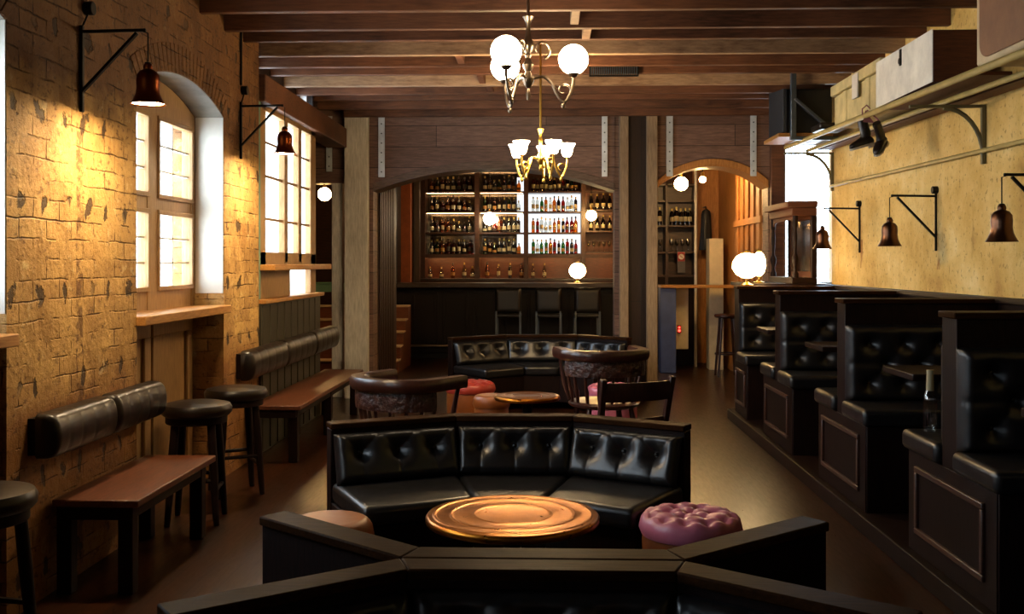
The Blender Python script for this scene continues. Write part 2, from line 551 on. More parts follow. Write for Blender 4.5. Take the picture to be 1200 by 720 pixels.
        for j in range(nv + 1):
            for i in range(nu + 1):
                u, v = w * i / nu, h * j / nv
                vs.append(O + U * u + V * v + N * hgt(u, v))
        for j in range(nv):
            for i in range(nu):
                a = j * (nu + 1) + i
                fs.append((a, a + 1, a + nu + 2, a + nu + 1))
        # closed back
        k = len(vs)
        for u, v in ((0, 0), (w, 0), (w, h), (0, h)):
            vs.append(O + U * u + V * v - N * 0.004)
        fs.append((k + 3, k + 2, k + 1, k))
        bottom = [i for i in range(nu + 1)]
        fs.append(tuple([k, k + 1] + list(reversed(bottom))))
        top = [nv * (nu + 1) + i for i in range(nu + 1)]
        fs.append(tuple([k + 2, k + 3] + top))
        left = [j * (nu + 1) for j in range(nv + 1)]
        fs.append(tuple([k + 3, k] + left))
        right = [j * (nu + 1) + nu for j in range(nv + 1)]
        fs.append(tuple([k + 1, k + 2] + list(reversed(right))))
        self.btn = [O + U * bu + V * bv + N * max(0.006, hgt(bu, bv) + 0.003) for bu, bv in buttons]
        return self.add(vs, fs)

    def build(self, name, mats, parent=None, bevel=0.0, seg=2, sharp=40):
        me = bpy.data.meshes.new(name)
        off = Vector((0, 0, 0))
        if parent is not None:
            p = parent
            while p is not None:
                off = off + p.location
                p = p.parent
        me.from_pydata([tuple(Vector(p) - off) for p in self.v], [], self.f)
        if not isinstance(mats, (list, tuple)):
            mats = [mats]
        for m in mats:
            me.materials.append(m)
        me.polygons.foreach_set('material_index', self.mi)
        me.polygons.foreach_set('use_smooth', [True] * len(self.f))
        me.update()
        me.set_sharp_from_angle(angle=R(sharp))
        o = bpy.data.objects.new(name, me)
        COL.objects.link(o)
        if parent is not None:
            o.parent = parent
        if bevel:
            b = o.modifiers.new('rounded_edges', 'BEVEL')
            b.width = bevel
            b.segments = seg
            b.limit_method = 'ANGLE'
            b.angle_limit = R(35)
            b.harden_normals = False
        return o


def tag(o, label=None, cat=None, group=None, kind=None):
    if label: o['label'] = label
    if cat: o['category'] = cat
    if group: o['group'] = group
    if kind: o['kind'] = kind
    return o


def thing(name, label, cat, loc, group=None):
    """an Empty at the thing's base; parts are built in world coordinates and parented to it"""
    o = bpy.data.objects.new(name, None)
    o.empty_display_size = 0.1
    COL.objects.link(o)
    o.location = loc
    return tag(o, label, cat, group)


def struct(name, mb, mat, bevel=0.0):
    o = mb.build(name, mat, None, bevel)
    o['kind'] = 'structure'
    return o


def kids(o):
    return [c for c in bpy.data.objects if c.parent == o]


def copy_tree(o, parent=None):
    c = o.copy()
    COL.objects.link(c)
    if parent is not None:
        c.parent = parent
    for ch in kids(o):
        copy_tree(ch, c)
    return c


def dup(root, loc, rotz=0.0, label=None, scale=None):
    c = copy_tree(root)
    c.location = loc
    c.rotation_euler = (0, 0, rotz)
    if label: c['label'] = label
    if scale: c.scale = (scale,) * 3
    return c


def buttons(parent, pts, nrm, r=0.011, n=8, mat=None):
    """covered buttons pressed into a cushion, each a part of it"""
    mb = MB()
    nrm = Vector(nrm).normalized()
    mb.ball((0, 0, 0), r, n, 0.7)
    first = None
    for p in pts:
        if first is None:
            me = bpy.data.meshes.new('button')
            me.from_pydata(mb.v, [], mb.f)
            me.materials.append(mat or M['button'])
            me.polygons.foreach_set('use_smooth', [True] * len(mb.f))
            first = bpy.data.objects.new('button', me)
            o = first
        else:
            o = first.copy()
        COL.objects.link(o)
        o.parent = parent
        off = Vector((0, 0, 0))
        q = parent
        while q is not None:
            off = off + q.location
            q = q.parent
        o.location = Vector(p) - off
        o.rotation_mode = 'QUATERNION'
        o.rotation_quaternion = Vector((0, 0, 1)).rotation_difference(nrm)
    return first


ORD = ['first', 'second', 'third', 'fourth', 'fifth', 'sixth', 'seventh', 'eighth', 'ninth', 'tenth', 'eleventh', 'twelfth', 'thirteenth', 'fourteenth', 'fifteenth']

# ================================================================ the room
XL, XR = -2.32, 2.85          # inner faces of the long walls
YB = 11.7                     # face of the timber wall in front of the bar
CEIL = 3.5

struct('floor', MB().box(-2.72, 4.2, -2.2, 10.4, -0.1, 0.0).box(-5, 3.5, 10.4, 12.0, -0.1, 0.0).box(-5, 2.76, 12.0, 19.2, -0.1, 0.0), M['floor'])
struct('ceiling', MB().box(-2.74, 4.2, -2.2, 10.4, CEIL, CEIL + 0.1).box(-5, 3.5, 10.4, 12.0, CEIL, CEIL + 0.1).box(-5, 2.76, 12.0, 19.2, CEIL, CEIL + 0.1), M['ceil'])


def seg_arch(y0, y1, spring, crown, n=14):
    """points of a segmental arch from y0 to y1"""
    half = (y1 - y0) / 2
    rise = crown - spring
    rad = (half * half + rise * rise) / (2 * rise)
    cz = crown - rad
    cy = (y0 + y1) / 2
    a = math.asin(half / rad)
    return [(cy + rad * math.sin(-a + 2 * a * i / n), cz + rad * math.cos(-a + 2 * a * i / n)) for i in range(n + 1)]


WALLX = (-2.72, XL)
wins = [(2.75, 4.33), (5.73, 7.30), (-1.5, -.2)]
lw = MB()
edges = [-2.2] + sorted(e for w in wins for e in w) + [8.2]
for i in range(0, len(edges), 2):
    lw.box(WALLX[0], WALLX[1], edges[i], edges[i + 1], 0, CEIL)
for y0, y1 in wins:
    arc = seg_arch(y0, y1, 2.595, 2.745)
    lw.prism([(y0, CEIL)] + arc + [(y1, CEIL)], WALLX[0], WALLX[1], 'x')
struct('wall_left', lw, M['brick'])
# brick-on-edge arch heads over the window openings
for (y0, y1) in wins[:2]:
    a0, a1 = seg_arch(y0, y1, 2.597, 2.747, 26), seg_arch(y0 - .1, y1 + .1, 2.70, 2.93, 26)
    mb = MB()
    for i in range(26):
        p, q = Vector(a0[i]), Vector(a0[i + 1])
        r, s = Vector(a1[i + 1]), Vector(a1[i])
        g = 0.06
        poly = [p.lerp(q, g), q.lerp(p, g), r.lerp(s, g), s.lerp(r, g)]
        mb.prism([tuple(v) for v in poly], XL - 0.05, XL + 0.006, 'x')
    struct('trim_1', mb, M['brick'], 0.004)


def rect_frame(mb, x0, x1, y0, y1, z0, z1, t):
    mb.box(x0, x1, y0, y1, z1 - t, z1)
    mb.box(x0, x1, y0, y1, z0, z0 + t)
    mb.box(x0, x1, y0, y0 + t, z0 + t, z1 - t)
    mb.box(x0, x1, y1 - t, y1, z0 + t, z1 - t)


def arched_window(n, y0, y1):
    x0, x1 = -2.60, -2.53
    root = thing('window_%d' % n, None, None, (x1, (y0 + y1) / 2, 0))
    root['kind'] = 'structure'
    ym = (y0 + y1) / 2
    mb = MB()
    mb.box(x0, x1, y0, y0 + .07, 1.2, 2.5)
    mb.box(x0, x1, y1 - .07, y1, 1.2, 2.5)
    mb.box(x0, x1, ym - .09, ym + .09, 1.2, 2.5)
    mb.box(x0, x1 - .006, y0, y1, 1.2, 1.385)
    mb.box(x0, x1 - .006, y0, y1, 1.875, 1.99)
    arc = seg_arch(y0, y1, 2.595, 2.745)
    mb.prism([(y0, 2.49)] + [(a, b) for a, b in arc] + [(y1, 2.49)], x0, x1, 'x')
    # raised stops round each light
    for a, b in ((y0 + .07, ym - .09), (ym + .09, y1 - .07)):
        for c, d in ((1.385, 1.875), (1.99, 2.49)):
            rect_frame(mb, x1 - .02, x1 + .012, a - .02, b + .02, c - .02, d + .02, .03)
    mb.build('window_frame', M['sash'], root, 0.004)
    bars = MB()
    for a, b in ((y0 + .07, ym - .09), (ym + .09, y1 - .07)):
        for c, d in ((1.385, 1.875), (1.99, 2.49)):
            bars.box(x0 + .02, x1 - .02, (a + b) / 2 - .008, (a + b) / 2 + .008, c, d)
            for k in (1, 2):
                z = c + (d - c) * k / 3
                bars.box(x0 + .02, x1 - .02, a, b, z - .006, z + .006)
    bars.build('glazing_bars', M['white'], root)
    gl = MB()
    for a, b in ((y0 + .07, ym - .09), (ym + .09, y1 - .07)):
        gl.box(x0 + .03, x0 + .036, a, b, 1.385, 2.49)
    gl.build('window_glass', M['glass'], root)
    sl = MB().box(-2.56, -2.265, y0 - .005, y1 + .005, 1.19, 1.245)
    sl.build('window_sill', M['pine'], root, 0.006)
    rv = MB()
    rv.box(-2.525, XL - .004, y1 - .006, y1 + .002, 1.33, 2.60)
    rv.box(-2.525, XL - .004, y0 - .002, y0 + .006, 1.33, 2.60)
    rv.build('reveal_lining', M['white'], root)
    so = MB()
    a_, b_ = seg_arch(y0, y1, 2.592, 2.742), seg_arch(y0, y1, 2.60, 2.75)
    so.prism(a_ + list(reversed(b_)), -2.525, XL - .004, 'x')
    so.build('arch_soffit', M['soffit'], root)
    # boarded panel filling the recess under the sill
    pn = MB()
    pn.box(-2.62, -2.56, y0, y1, 0, 1.19)
    rect_frame(pn, -2.56, -2.535, y0 + .03, ym - .02, .02, 1.17, .1)
    rect_frame(pn, -2.56, -2.535, ym + .02, y1 - .03, .02, 1.17, .1)
    pn.build('recess_panel', M['sash'], root, 0.006)


arched_window(1, *wins[0])
arched_window(2, *wins[1])
arched_window(5, *wins[2])

# timber framed window beyond the second pier
mb = MB()
mb.box(-2.72, -2.5, 8.2, 10.33, 3.17, CEIL)
mb.box(-2.72, -2.36, 8.2, 10.33, 0, 1.2)
mb.box(-5, -2.38, 10.37, 10.40, 0, CEIL)
struct('wall_left_2', mb, M['clad_dark'])
struct('wall_outside', MB().box(-5, -2.44, 10.34, 10.37, -.2, CEIL), M['outside'])
root = thing('window_3', None, None, (-2.36, 9.3, 1.25)); root['kind'] = 'structure'
mb = MB()
X0, X1 = -2.40, -2.34
mb.box(X0, X1, 8.24, 8.48, 1.5, 2.9)
for y in (9.16, 9.68):
    mb.box(X0, X1, y - .055, y + .055, 1.55, 2.84)
mb.box(X0, X1, 10.12, 10.34, 1.25, 2.9)
mb.box(X0, X1, 8.3, 10.33, 2.82, 2.92)
mb.box(X0, X1, 8.3, 10.33, 1.5, 1.64)
mb.box(X0, X1, 8.3, 9.3, 1.25, 1.5)
mb.build('window_frame', M['sash'], root, 0.005)
mb = MB().box(-2.36, -2.325, 8.2, 8.27, 1.25, 2.95)
mb.build('painted_jamb', M['teal'], root, 0.003)
mb = MB()
for z in (1.92, 2.28):
    mb.box(X0 + .03, X1 - .02, 8.4, 10.2, z - .012, z + .012)
mb.box(X0 + .03, X1 - .02, 8.4, 10.2, 2.555, 2.575)
mb.build('glazing_bars', M['sash'], root)
MB().box(X0 + .02, X0 + .026, 8.3, 10.2, 1.25, 2.84).build('window_glass', M['glass'], root)
mb = MB().box(-2.45, -2.2, 8.25, 10.44, 1.485, 1.535)
mb.build('window_sill', M['pine'], root, 0.006)
# boarded dado with its ledge under that window
mb = MB().box(-2.36, -2.30, 8.2, 10.36, 0, 1.22)
for k in range(9):
    mb.box(-2.302, -2.292, 8.22 + k * .235, 8.235 + k * .235, .02, 1.2)
struct('wall_left_dado', mb, M['green_dado'], 0.004)
struct('trim_2', MB().box(-2.44, -2.26, 8.2, 10.38, 1.215, 1.25), M['pine'], 0.005)

# wall plate above it that carries the joist ends
o = MB().box(-2.5, -2.27, 8.22, 11.6, 2.86, 3.08).build('wall_plate_beam', M['joist'], None, 0.01)
tag(o, 'heavy timber plate along the head of the tall timber window', 'beam')

# right wall, wainscot and the jog with its window
mb = MB()
mb.box(XR, XR + .25, -2.2, 10.32, 0, CEIL)
struct('wall_right', mb, M['plaster'])
struct('wall_right_2', MB().box(3.3, 3.5, 10.32, 12.05, 0, CEIL).box(XR + .25, 3.5, 10.2, 10.32, 0, CEIL), M['clad'])
mb = MB().box(XR - .06, XR, -2.2, 10.3, 0, 1.30)
mb.box(XR - .085, XR, -2.2, 10.3, 1.30, 1.335)
struct('trim_3', mb, M['dark'], 0.004)
struct('wall_behind', MB().box(-3, 3.4, -2.3, -2.2, 0, CEIL), M['clad'])

# timber wall with the two arches
A1 = (-1.985, 0.78, 2.40, 2.655)
A2 = (1.262, 2.515, 2.43, 2.675)
y0, y1 = YB, YB + .3
mb = MB()
mb.box(-2.30, A1[0], y0, y1, 0, CEIL)
mb.prism([(A1[0], CEIL)] + seg_arch(*A1) + [(A1[1], CEIL)], y0, y1, 'y')
mb.box(A1[1], A2[0], y0 + .02, y1, 0, CEIL)
mb.prism([(A2[0], CEIL)] + seg_arch(*A2) + [(A2[1], CEIL)], y0, y1, 'y')
mb.box(A2[1], 2.69, y0, y1, 0, CEIL)
mb.box(-5, -2.30, y0 + .05, y1, 2.47, CEIL)
mb.box(-5, -3.1, y0 + .05, y1, 0, 2.47)
mb.box(2.69, 3.5, y0 + .05, y1, 2.92, CEIL)
mb.box(2.69, 3.5, y0 + .05, y1, 0, 1.3)
mb.box(3.28, 3.5, y0 + .05, y1, 1.3, 2.92)
struct('wall_back', mb, M['clad'])
root = thing('window_4', None, None, (2.98, y0 + .1, 1.3)); root['kind'] = 'structure'
mb = MB()
mb.box(2.66, 2.72, y0 + .02, y0 + .14, 1.3, 2.95)
mb.box(3.24, 3.3, y0 + .02, y0 + .14, 1.3, 2.95)
mb.box(2.66, 3.3, y0 + .02, y0 + .14, 2.88, 2.95)
mb.box(2.66, 3.3, y0 + .0, y0 + .14, 1.27, 1.33)
mb.build('window_frame', M['white'], root, 0.004)
MB().box(2.7, 3.26, y0 + .09, y0 + .095, 1.32, 2.9).build('window_glass', M['glass'], root)

# lintel bands round the arches, dark lined reveals
for A, mt in ((A1, M['arch_edge']), (A2, M['orange_board'])):
    inn = seg_arch(A[0], A[1], A[2], A[3], 20)
    out = seg_arch(A[0] - .0, A[1] + .0, A[2] + .055, A[3] + .055, 20)
    mb = MB()
    mb.prism(inn + list(reversed(out)), y0 - .025, y0 + .0, 'y')
    struct('trim_4', mb, mt, 0.004)
    mb = MB()
    thin = seg_arch(A[0], A[1], A[2] - .03, A[3] - .03, 20)
    mb.prism(thin + list(reversed(inn)), y0 - .02, y1 + .1, 'y')
    struct('trim_5', mb, mt, 0.0)
mb = MB().box(A1[0] - .06, A1[0] + .004, y1, 13.5, 0, 2.9)
for k in range(9):
    mb.box(A1[0], A1[0] + .03, y1 + .05 + k * .13, y1 + .11 + k * .13, 0, 2.9)
struct('wall_lobby', mb, M['slat'], 0.004)

# weathered posts on the face of the timber wall
def post(x0, x1, mat, label, name='timber_post', yy=YB, d=.1, z0=0, z1=3.42):
    o = MB().box(x0, x1, yy - d, yy - .002, z0, z1).build(name, mat, None, 0.008)
    tag(o, label, 'post')
post(-2.30, -2.03, M['post_grey'], 'broad pale grey timber post at the left of the wide bar arch')
post(-2.47, -2.345, M['post_grey'], 'narrow pale timber upright beside the dark side passage', z1=2.465, yy=YB + .12)
post(.83, .93, M['post'], 'brown timber upright edging the wide bar arch', d=.12)
post(1.135, 1.255, M['post'], 'brown timber upright edging the smaller arch', d=.12)
post(2.53, 2.68, M['joist'], 'brown timber upright between the smaller arch and the white window')
MB_ = MB().box(.93, 1.135, YB - .03, YB + .02, 0, 3.42)
struct('trim_6', MB_, M['clad_dark'])

# steel hanger straps on the boarding
for x, w, lab in ((-1.885, .075, 'bright steel strap left of the wide arch head'), (.665, .065, 'steel strap right of the wide arch head'),
                  (1.40, .075, 'steel strap left of the smaller arch head'), (2.345, .07, 'steel strap right of the smaller arch head'),
                  (-2.50, .07, 'dull steel strap over the dark side passage')):
    yy = YB - .03 if x > -2.3 else YB + .02
    zb = 2.53 if x > -2.3 else 2.6
    mb = MB().box(x - w / 2, x + w / 2, yy, yy + .012, zb, 3.24)
    mb.box(x - w / 2, x + w / 2, yy, YB + .06, 3.228, 3.24)
    o = mb.build('steel_strap', M['steel'], None, 0.003)
    mb = MB()
    mbr = MB()
    for k in range(6):
        mbr.tube([(x, yy + .001, zb + .06 + k * .11), (x, yy - .006, zb + .06 + k * .11)], .009, 8)
    mbr.build('bolt_heads', M['grey_steel'], o)
    tag(o, lab, 'strap', None)

# head rail where the joists meet the timber wall
o = MB().box(-2.3, 2.8, YB - .18, YB - .125, 3.2, 3.34).build('head_rail', M['joist'], None, 0.01)
tag(o, 'long reddish timber rail across the top of the boarded wall', 'beam')

# joists under the ceiling
jy = [2.1 + .4707 * k for k in range(10)] + [6.81, 7.34, 7.80, 8.26, 8.74, 9.22, 9.70, 10.18, 10.66, 11.14]
jn = 0
for i, y in enumerate(jy):
    pale = i in (13, 16)
    dep = .29 if i % 3 else .25
    zb = 3.225 + (.02 if i in (12, 15, 18) else 0)
    x0 = -2.34 if y < 8.2 else -2.5
    o = MB().box(x0, 2.86, y - .03, y + .03, zb, zb + dep - .02).build('ceiling_joist', M['joist_pale'] if pale else M['joist'], None, 0.006)
    if i < 10:
        tag(o, 'dark timber joist running across the ceiling nearer than the globe chandelier', 'beam', 'ceiling joists')
    else:
        tag(o, '%sreddish timber ceiling joist, %s one counting back from the photo top' % ('pale weathered ' if pale else '', ORD[i - 10]), 'beam', 'ceiling joists')
# short blocking pieces between the joists
for x, y, ya, lab in ((.2, 6.87, 7.28, 'short cream blocking piece beside the globe chandelier rod'), (.30, 7.4, 7.76, 'second cream blocking piece above the globe chandelier'),
                      (-.72, 8.3, 8.7, 'short blocking piece left of the globe chandelier'), (-.6, 9.28, 9.66, 'short blocking piece ahead of the tulip chandelier'),
                      (-.55, 9.75, 10.14, 'far blocking piece beyond the tulip chandelier')):
    o = MB().box(x - .03, x + .03, y, ya, 3.24, 3.40).build('joist_blocking', M['joist_pale'] if x > 0 else M['joist'], None, 0.005)
    tag(o, lab, 'blocking')
# slatted vent
root = thing('ceiling_vent', 'black slatted metal air vent between the far joists', 'vent', (.6, 9.17, 3.23))
mb = MB()
mb.box(.385, .825, 9.15, 9.19, 3.30, 3.31); mb.box(.385, .825, 9.15, 9.19, 3.215, 3.225)
mb.box(.385, .395, 9.15, 9.19, 3.225, 3.30); mb.box(.815, .825, 9.15, 9.19, 3.225, 3.30)
mb.build('vent_frame', M['iron'], root)
mb = MB()
for k in range(22):
    x = .4 + k * .0192
    mb.box(x, x + .006, 9.152, 9.188, 3.225, 3.30)
mb.build('vent_grille', M['grey_steel'], root)

# ---------------------------------------------------------------- the bar room beyond
struct('wall_back_bar', MB().box(-5, 2.7, 18.75, 18.95, 0, CEIL), M['back_panel'])
struct('wall_far_left', MB().box(-5, -4.8, 10.4, 19, 0, CEIL), M['clad_dark'])
struct('wall_far_right', MB().box(2.66, 2.76, 12, 19.2, 0, CEIL), M['orange_board'])
# brick pier left of the back bar
struct('wall_bar_pier', MB().box(-2.42, -2.26, 17.0, 17.3, 1.22, 3.1), M['terracotta'])
struct('wall_bar_pier_2', MB().box(-2.62, -2.52, 16.9, 18.7, 0, 3.3).box(-2.24, -2.14, 17.2, 17.4, 1.22, 3.1), M['slat'])

# steps behind the side passage
root = thing('wooden_stairs', 'reddish wooden steps with pale nosings beyond the side passage', 'stairs', (-2.9, 14.2, 0))
for k, z in enumerate((.19, .37, .555, .72, .91)):
    y = 14.2 + k * .26
    MB().box(-3.9, -2.06, y, y + .3, 0, z - .025).build('stair_step', M['stair'], root, 0.003)
    MB().box(-3.9, -2.06, y - .02, y + .3, z - .025, z).build('stair_nosing', M['nosing'], root, 0.006)
o = MB().box(-4.6, -2.3, 15.6, 15.66, 1.1, 1.22).box(-4.6, -2.3, 15.58, 15.68, 1.22, 1.25).box(-4.5, -4.4, 15.6, 15.66, 0, 1.1).box(-2.4, -2.32, 15.6, 15.66, 0, 1.1).build('landing_rail', M['teal'], None, 0.005)
tag(o, 'painted rail crossing behind the side passage above the steps', 'rail')

# ================================================================ corner booths in the middle of the room
def offset(poly, d):
    """polyline moved sideways by d (left of travel), mitred"""
    P = [Vector(p) for p in poly]
    out = []
    for i, p in enumerate(P):
        if i == 0:
            t = (P[1] - P[0]).normalized(); n = Vector((-t.y, t.x)); out.append(p + n * d); continue
        if i == len(P) - 1:
            t = (P[-1] - P[-2]).normalized(); n = Vector((-t.y, t.x)); out.append(p + n * d); continue
        a, b = (P[i] - P[i - 1]).normalized(), (P[i + 1] - P[i]).normalized()
        n1, n2 = Vector((-a.y, a.x)), Vector((-b.y, b.x))
        m = (n1 + n2).normalized()
        out.append(p + m * (d / m.dot(n1)))
    return out


def strip(mb, pl, d0, d1, z0, z1):
    a, b = offset(pl, d0), offset(pl, d1)
    for i in range(len(pl) - 1):
        mb.prism([tuple(a[i]), tuple(a[i + 1]), tuple(b[i + 1]), tuple(b[i])], z0, z1)
    return mb


RECL = .30      # how far the backs lean


def corner_booth(label, pl, res=1.0, depth=.58, ztop=.75, group='low angled leather booths', nb=3, capw=.105):
    """pl: outer back line, seat side to its left"""
    c = Vector(pl[1]).lerp(Vector(pl[2]), .5)
    root = thing('corner_booth', label, 'booth', (c.x, c.y, 0), group)
    strip(MB(), pl, 0.012, capw - .012, 0, ztop - .03).build('back_panel', M['dark'], root, 0.004)
    strip(MB(), pl, 0, capw, ztop - .03, ztop).build('top_rail', M['cap'], root, 0.006)
    strip(MB(), pl, capw, capw + depth - .03, 0.08, .36).build('seat_base', M['dark'], root, 0.005)
    strip(MB(), pl, capw - .005, capw + depth, .36, .46).build('seat_cushion', M['leather'], root, 0.03, 4)
    inn = offset(pl, capw - .008)
    for i in range(len(pl) - 1):
        a, b = inn[i], inn[i + 1]
        L = (b - a).length
        g = 0.012
        u = (b - a).normalized()
        # facing the seat side: panel travels so that U x V points to the seat
        O = Vector((b.x, b.y, .455)) - Vector((u.x, u.y, 0)) * g
        w, h = L - 2 * g, ztop - .03 - .455 - .012
        bt = [(w * (k + .5) / nb + (0 if nb < 3 else (k - (nb - 1) / 2) * -.02), h * .60) for k in range(nb)]
        seams = [(bu, bv, bu, 0.0) for bu, bv in bt]
        sm = []
        for bu, bv in bt:
            sm += [(bu, bv, bu + w / nb / 2, h), (bu, bv, bu - w / nb / 2, h)]
        mb = MB()
        fwd = Vector((-u.y, u.x, 0))
        up = Vector((0, 0, 1)) - fwd * RECL
        O = O + fwd * (h * RECL)
        mb.tuft(O, (-u.x, -u.y, 0), up, w, h, .06, bt, int(60 * res), int(30 * res), .035, .036, seams + sm, .007, .010, .045)
        cu = mb.build('back_cushion', M['leather'], root, sharp=80)
        n = Vector((-u.x, -u.y, 0)).cross(up)
        buttons(cu, mb.btn, n)
    return root


FG = [(-.907, 3.204), (-.395, 2.77), (.372, 2.77), (.875, 3.19)]
corner_booth('low booth with its back to the viewer and arms spreading toward the copper table', list(FG), .6)
corner_booth('nearest low booth along the bottom edge, facing the viewer',
             [(.868, 2.385), (.372, 2.765), (-.395, 2.765), (-.915, 2.375)], 1.0)
corner_booth('angled black leather booth behind the copper round table, facing the viewer',
             [(.725, 5.125), (.167, 5.445), (-.494, 5.435), (-1.11, 5.135)], 1.4)
corner_booth('farthest angled booth in front of the bar counter', [(.92, 10.98), (.385, 11.46), (-.48, 11.44), (-1.06, 10.95)], .7)


# ---------------------------------------------------------------- round tables and padded stools
def round_table(name, label, cx, cy, dia, ztop, rings=True):
    root = thing(name, label, 'table', (cx, cy, 0))
    r = dia / 2
    prof = [(.001, ztop - .032), (r * .9, ztop - .034), (r - .004, ztop - .03), (r, ztop - .024), (r, ztop - .008), (r - .006, ztop), (r * .97, ztop + .002)]
    if rings:
        for q in (.90, .71, .44):
            prof += [(r * (q + .03 - .06 * t / 8), ztop + .002 + .0028 * math.sin(PI * t / 8) ** 2) for t in range(9)]
    prof += [(.001, ztop + .002)]
    MB().lathe(prof, (cx, cy, 0), 64).build('table_top', M['copper'], root, sharp=60)
    MB().lathe([(.001, .03), (.03, .03), (.045, .05), (.035, .12), (.03, ztop * .6), (.045, ztop - .06), (.12, ztop - .034), (.001, ztop - .034)], (cx, cy, 0), 20).build('pedestal', M['iron'], root)
    MB().lathe([(.001, 0), (r * .6, 0), (r * .6, .012), (r * .5, .03), (.05, .05), (.001, .05)], (cx, cy, 0), 32).build('table_base', M['iron'], root)
    return root


round_table('round_table', 'round copper topped table with ringed top in front of the angled booth', -.14, 4.27, .725, .5)
round_table('round_table', 'smaller round copper table between the red stool and the captain chair', -.15, 8.08, .52, .5)


def pouf(label, cx, cy, r, h, top, side, tuft=True, res=1.0):
    root = thing('round_ottoman', label, 'ottoman', (cx, cy, 0), 'padded round ottomans')
    n, m = int(72 * res), int(22 * res)
    bt = []
    if tuft:
        bt = [(0, 0)] + [(r * .42 * math.cos(a), r * .42 * math.sin(a)) for a in [k * PI / 3 for k in range(6)]] + \
             [(r * .80 * math.cos(a), r * .80 * math.sin(a)) for a in [(k + .5) * PI / 6 for k in range(12)]]
    sm = []
    for i, p in enumerate(bt):
        for q in bt[i + 1:]:
            if math.hypot(p[0] - q[0], p[1] - q[1]) < r * .47:
                sm.append((p, q))
    def hz(x, y):
        rr = math.hypot(x, y) / r
        z = .075 * math.sqrt(max(0, 1 - max(0, (rr - .72) / .28) ** 2))
        for bx, by in bt:
            z -= .015 * math.exp(-((x - bx) ** 2 + (y - by) ** 2) / (2 * .02 ** 2))
        for (ax, ay), (ex, ey) in sm:
            L2 = (ex - ax) ** 2 + (ey - ay) ** 2
            t = max(0, min(1, ((x - ax) * (ex - ax) + (y - ay) * (ey - ay)) / L2))
            q = math.hypot(x - ax - t * (ex - ax), y - ay - t * (ey - ay))
            z -= .009 * math.exp(-q / .009)
        return z
    v, f = [(cx, cy, h - .075 + hz(0, 0))], []
    for j in range(1, m + 1):
        for k in range(n):
            a = 2 * PI * k / n
            x, y = r * j / m * math.cos(a), r * j / m * math.sin(a)
            v.append((cx + x, cy + y, h - .075 + (hz(x, y) if j < m else 0.0)))
    for k in range(n):
        f.append((0, 1 + k, 1 + (k + 1) % n))
    for j in range(m - 1):
        for k in range(n):
            a = 1 + j * n
            f.append((a + k, a + n + k, a + n + (k + 1) % n, a + (k + 1) % n))
    # rolled edge under the cushion
    b = len(v)
    for k in range(n):
        a = 2 * PI * k / n
        v.append((cx + (r - .012) * math.cos(a), cy + (r - .012) * math.sin(a), h - .105))
    last = 1 + (m - 1) * n
    for k in range(n):
        f.append((last + k, b + k, b + (k + 1) % n, last + (k + 1) % n))
    f.append(tuple(range(b, b + n)))
    mb = MB()
    mb.add(v, f)
    cu = mb.build('top_cushion', top, root, sharp=80)
    if tuft and res >= 1:
        buttons(cu, [(cx + x, cy + y, h - .075 + hz(x, y) + .004) for x, y in bt], (0, 0, 1), .009, 6, top)
    MB().lathe([(.001, .03), (r - .03, .03), (r - .02, .05), (r - .015, h - .13), (r - .02, h - .10), (.001, h - .10)], (cx, cy, 0), 48).build('drum_side', side, root)
    for k in range(4):
        a = PI / 4 + k * PI / 2
        MB().lathe([(.001, 0), (.014, 0), (.02, .03), (.001, .03)], (cx + (r - .08) * math.cos(a), cy + (r - .08) * math.sin(a), 0), 10).build('foot', M['dark'], root)
    return root


pouf('pink buttoned ottoman on a tan drum right of the copper ringed table', .63, 4.50, .225, .47, M['pink'], M['tan'])
pouf('plain brown leather ottoman peeping over the left booth arm', -.93, 4.38, .19, .45, M['tan'], M['tan'], False)
pouf('red buttoned ottoman left of the small far copper table', -.70, 9.45, .235, .46, M['red'], M['tan'], True, 1.0)
pouf('low tan leather ottoman in front of the red one', -.46, 8.6, .16, .44, M['tan'], M['tan'], False)
pouf('pink ottoman glimpsed behind the spindles of the captain chair', .60, 9.25, .235, .46, M['pink'], M['pink'], True, 1.0)
pouf('pale pink ottoman just showing over the middle booth back', -.06, 7.15, .2, .45, M['pink'], M['tan'], True, 1.0)


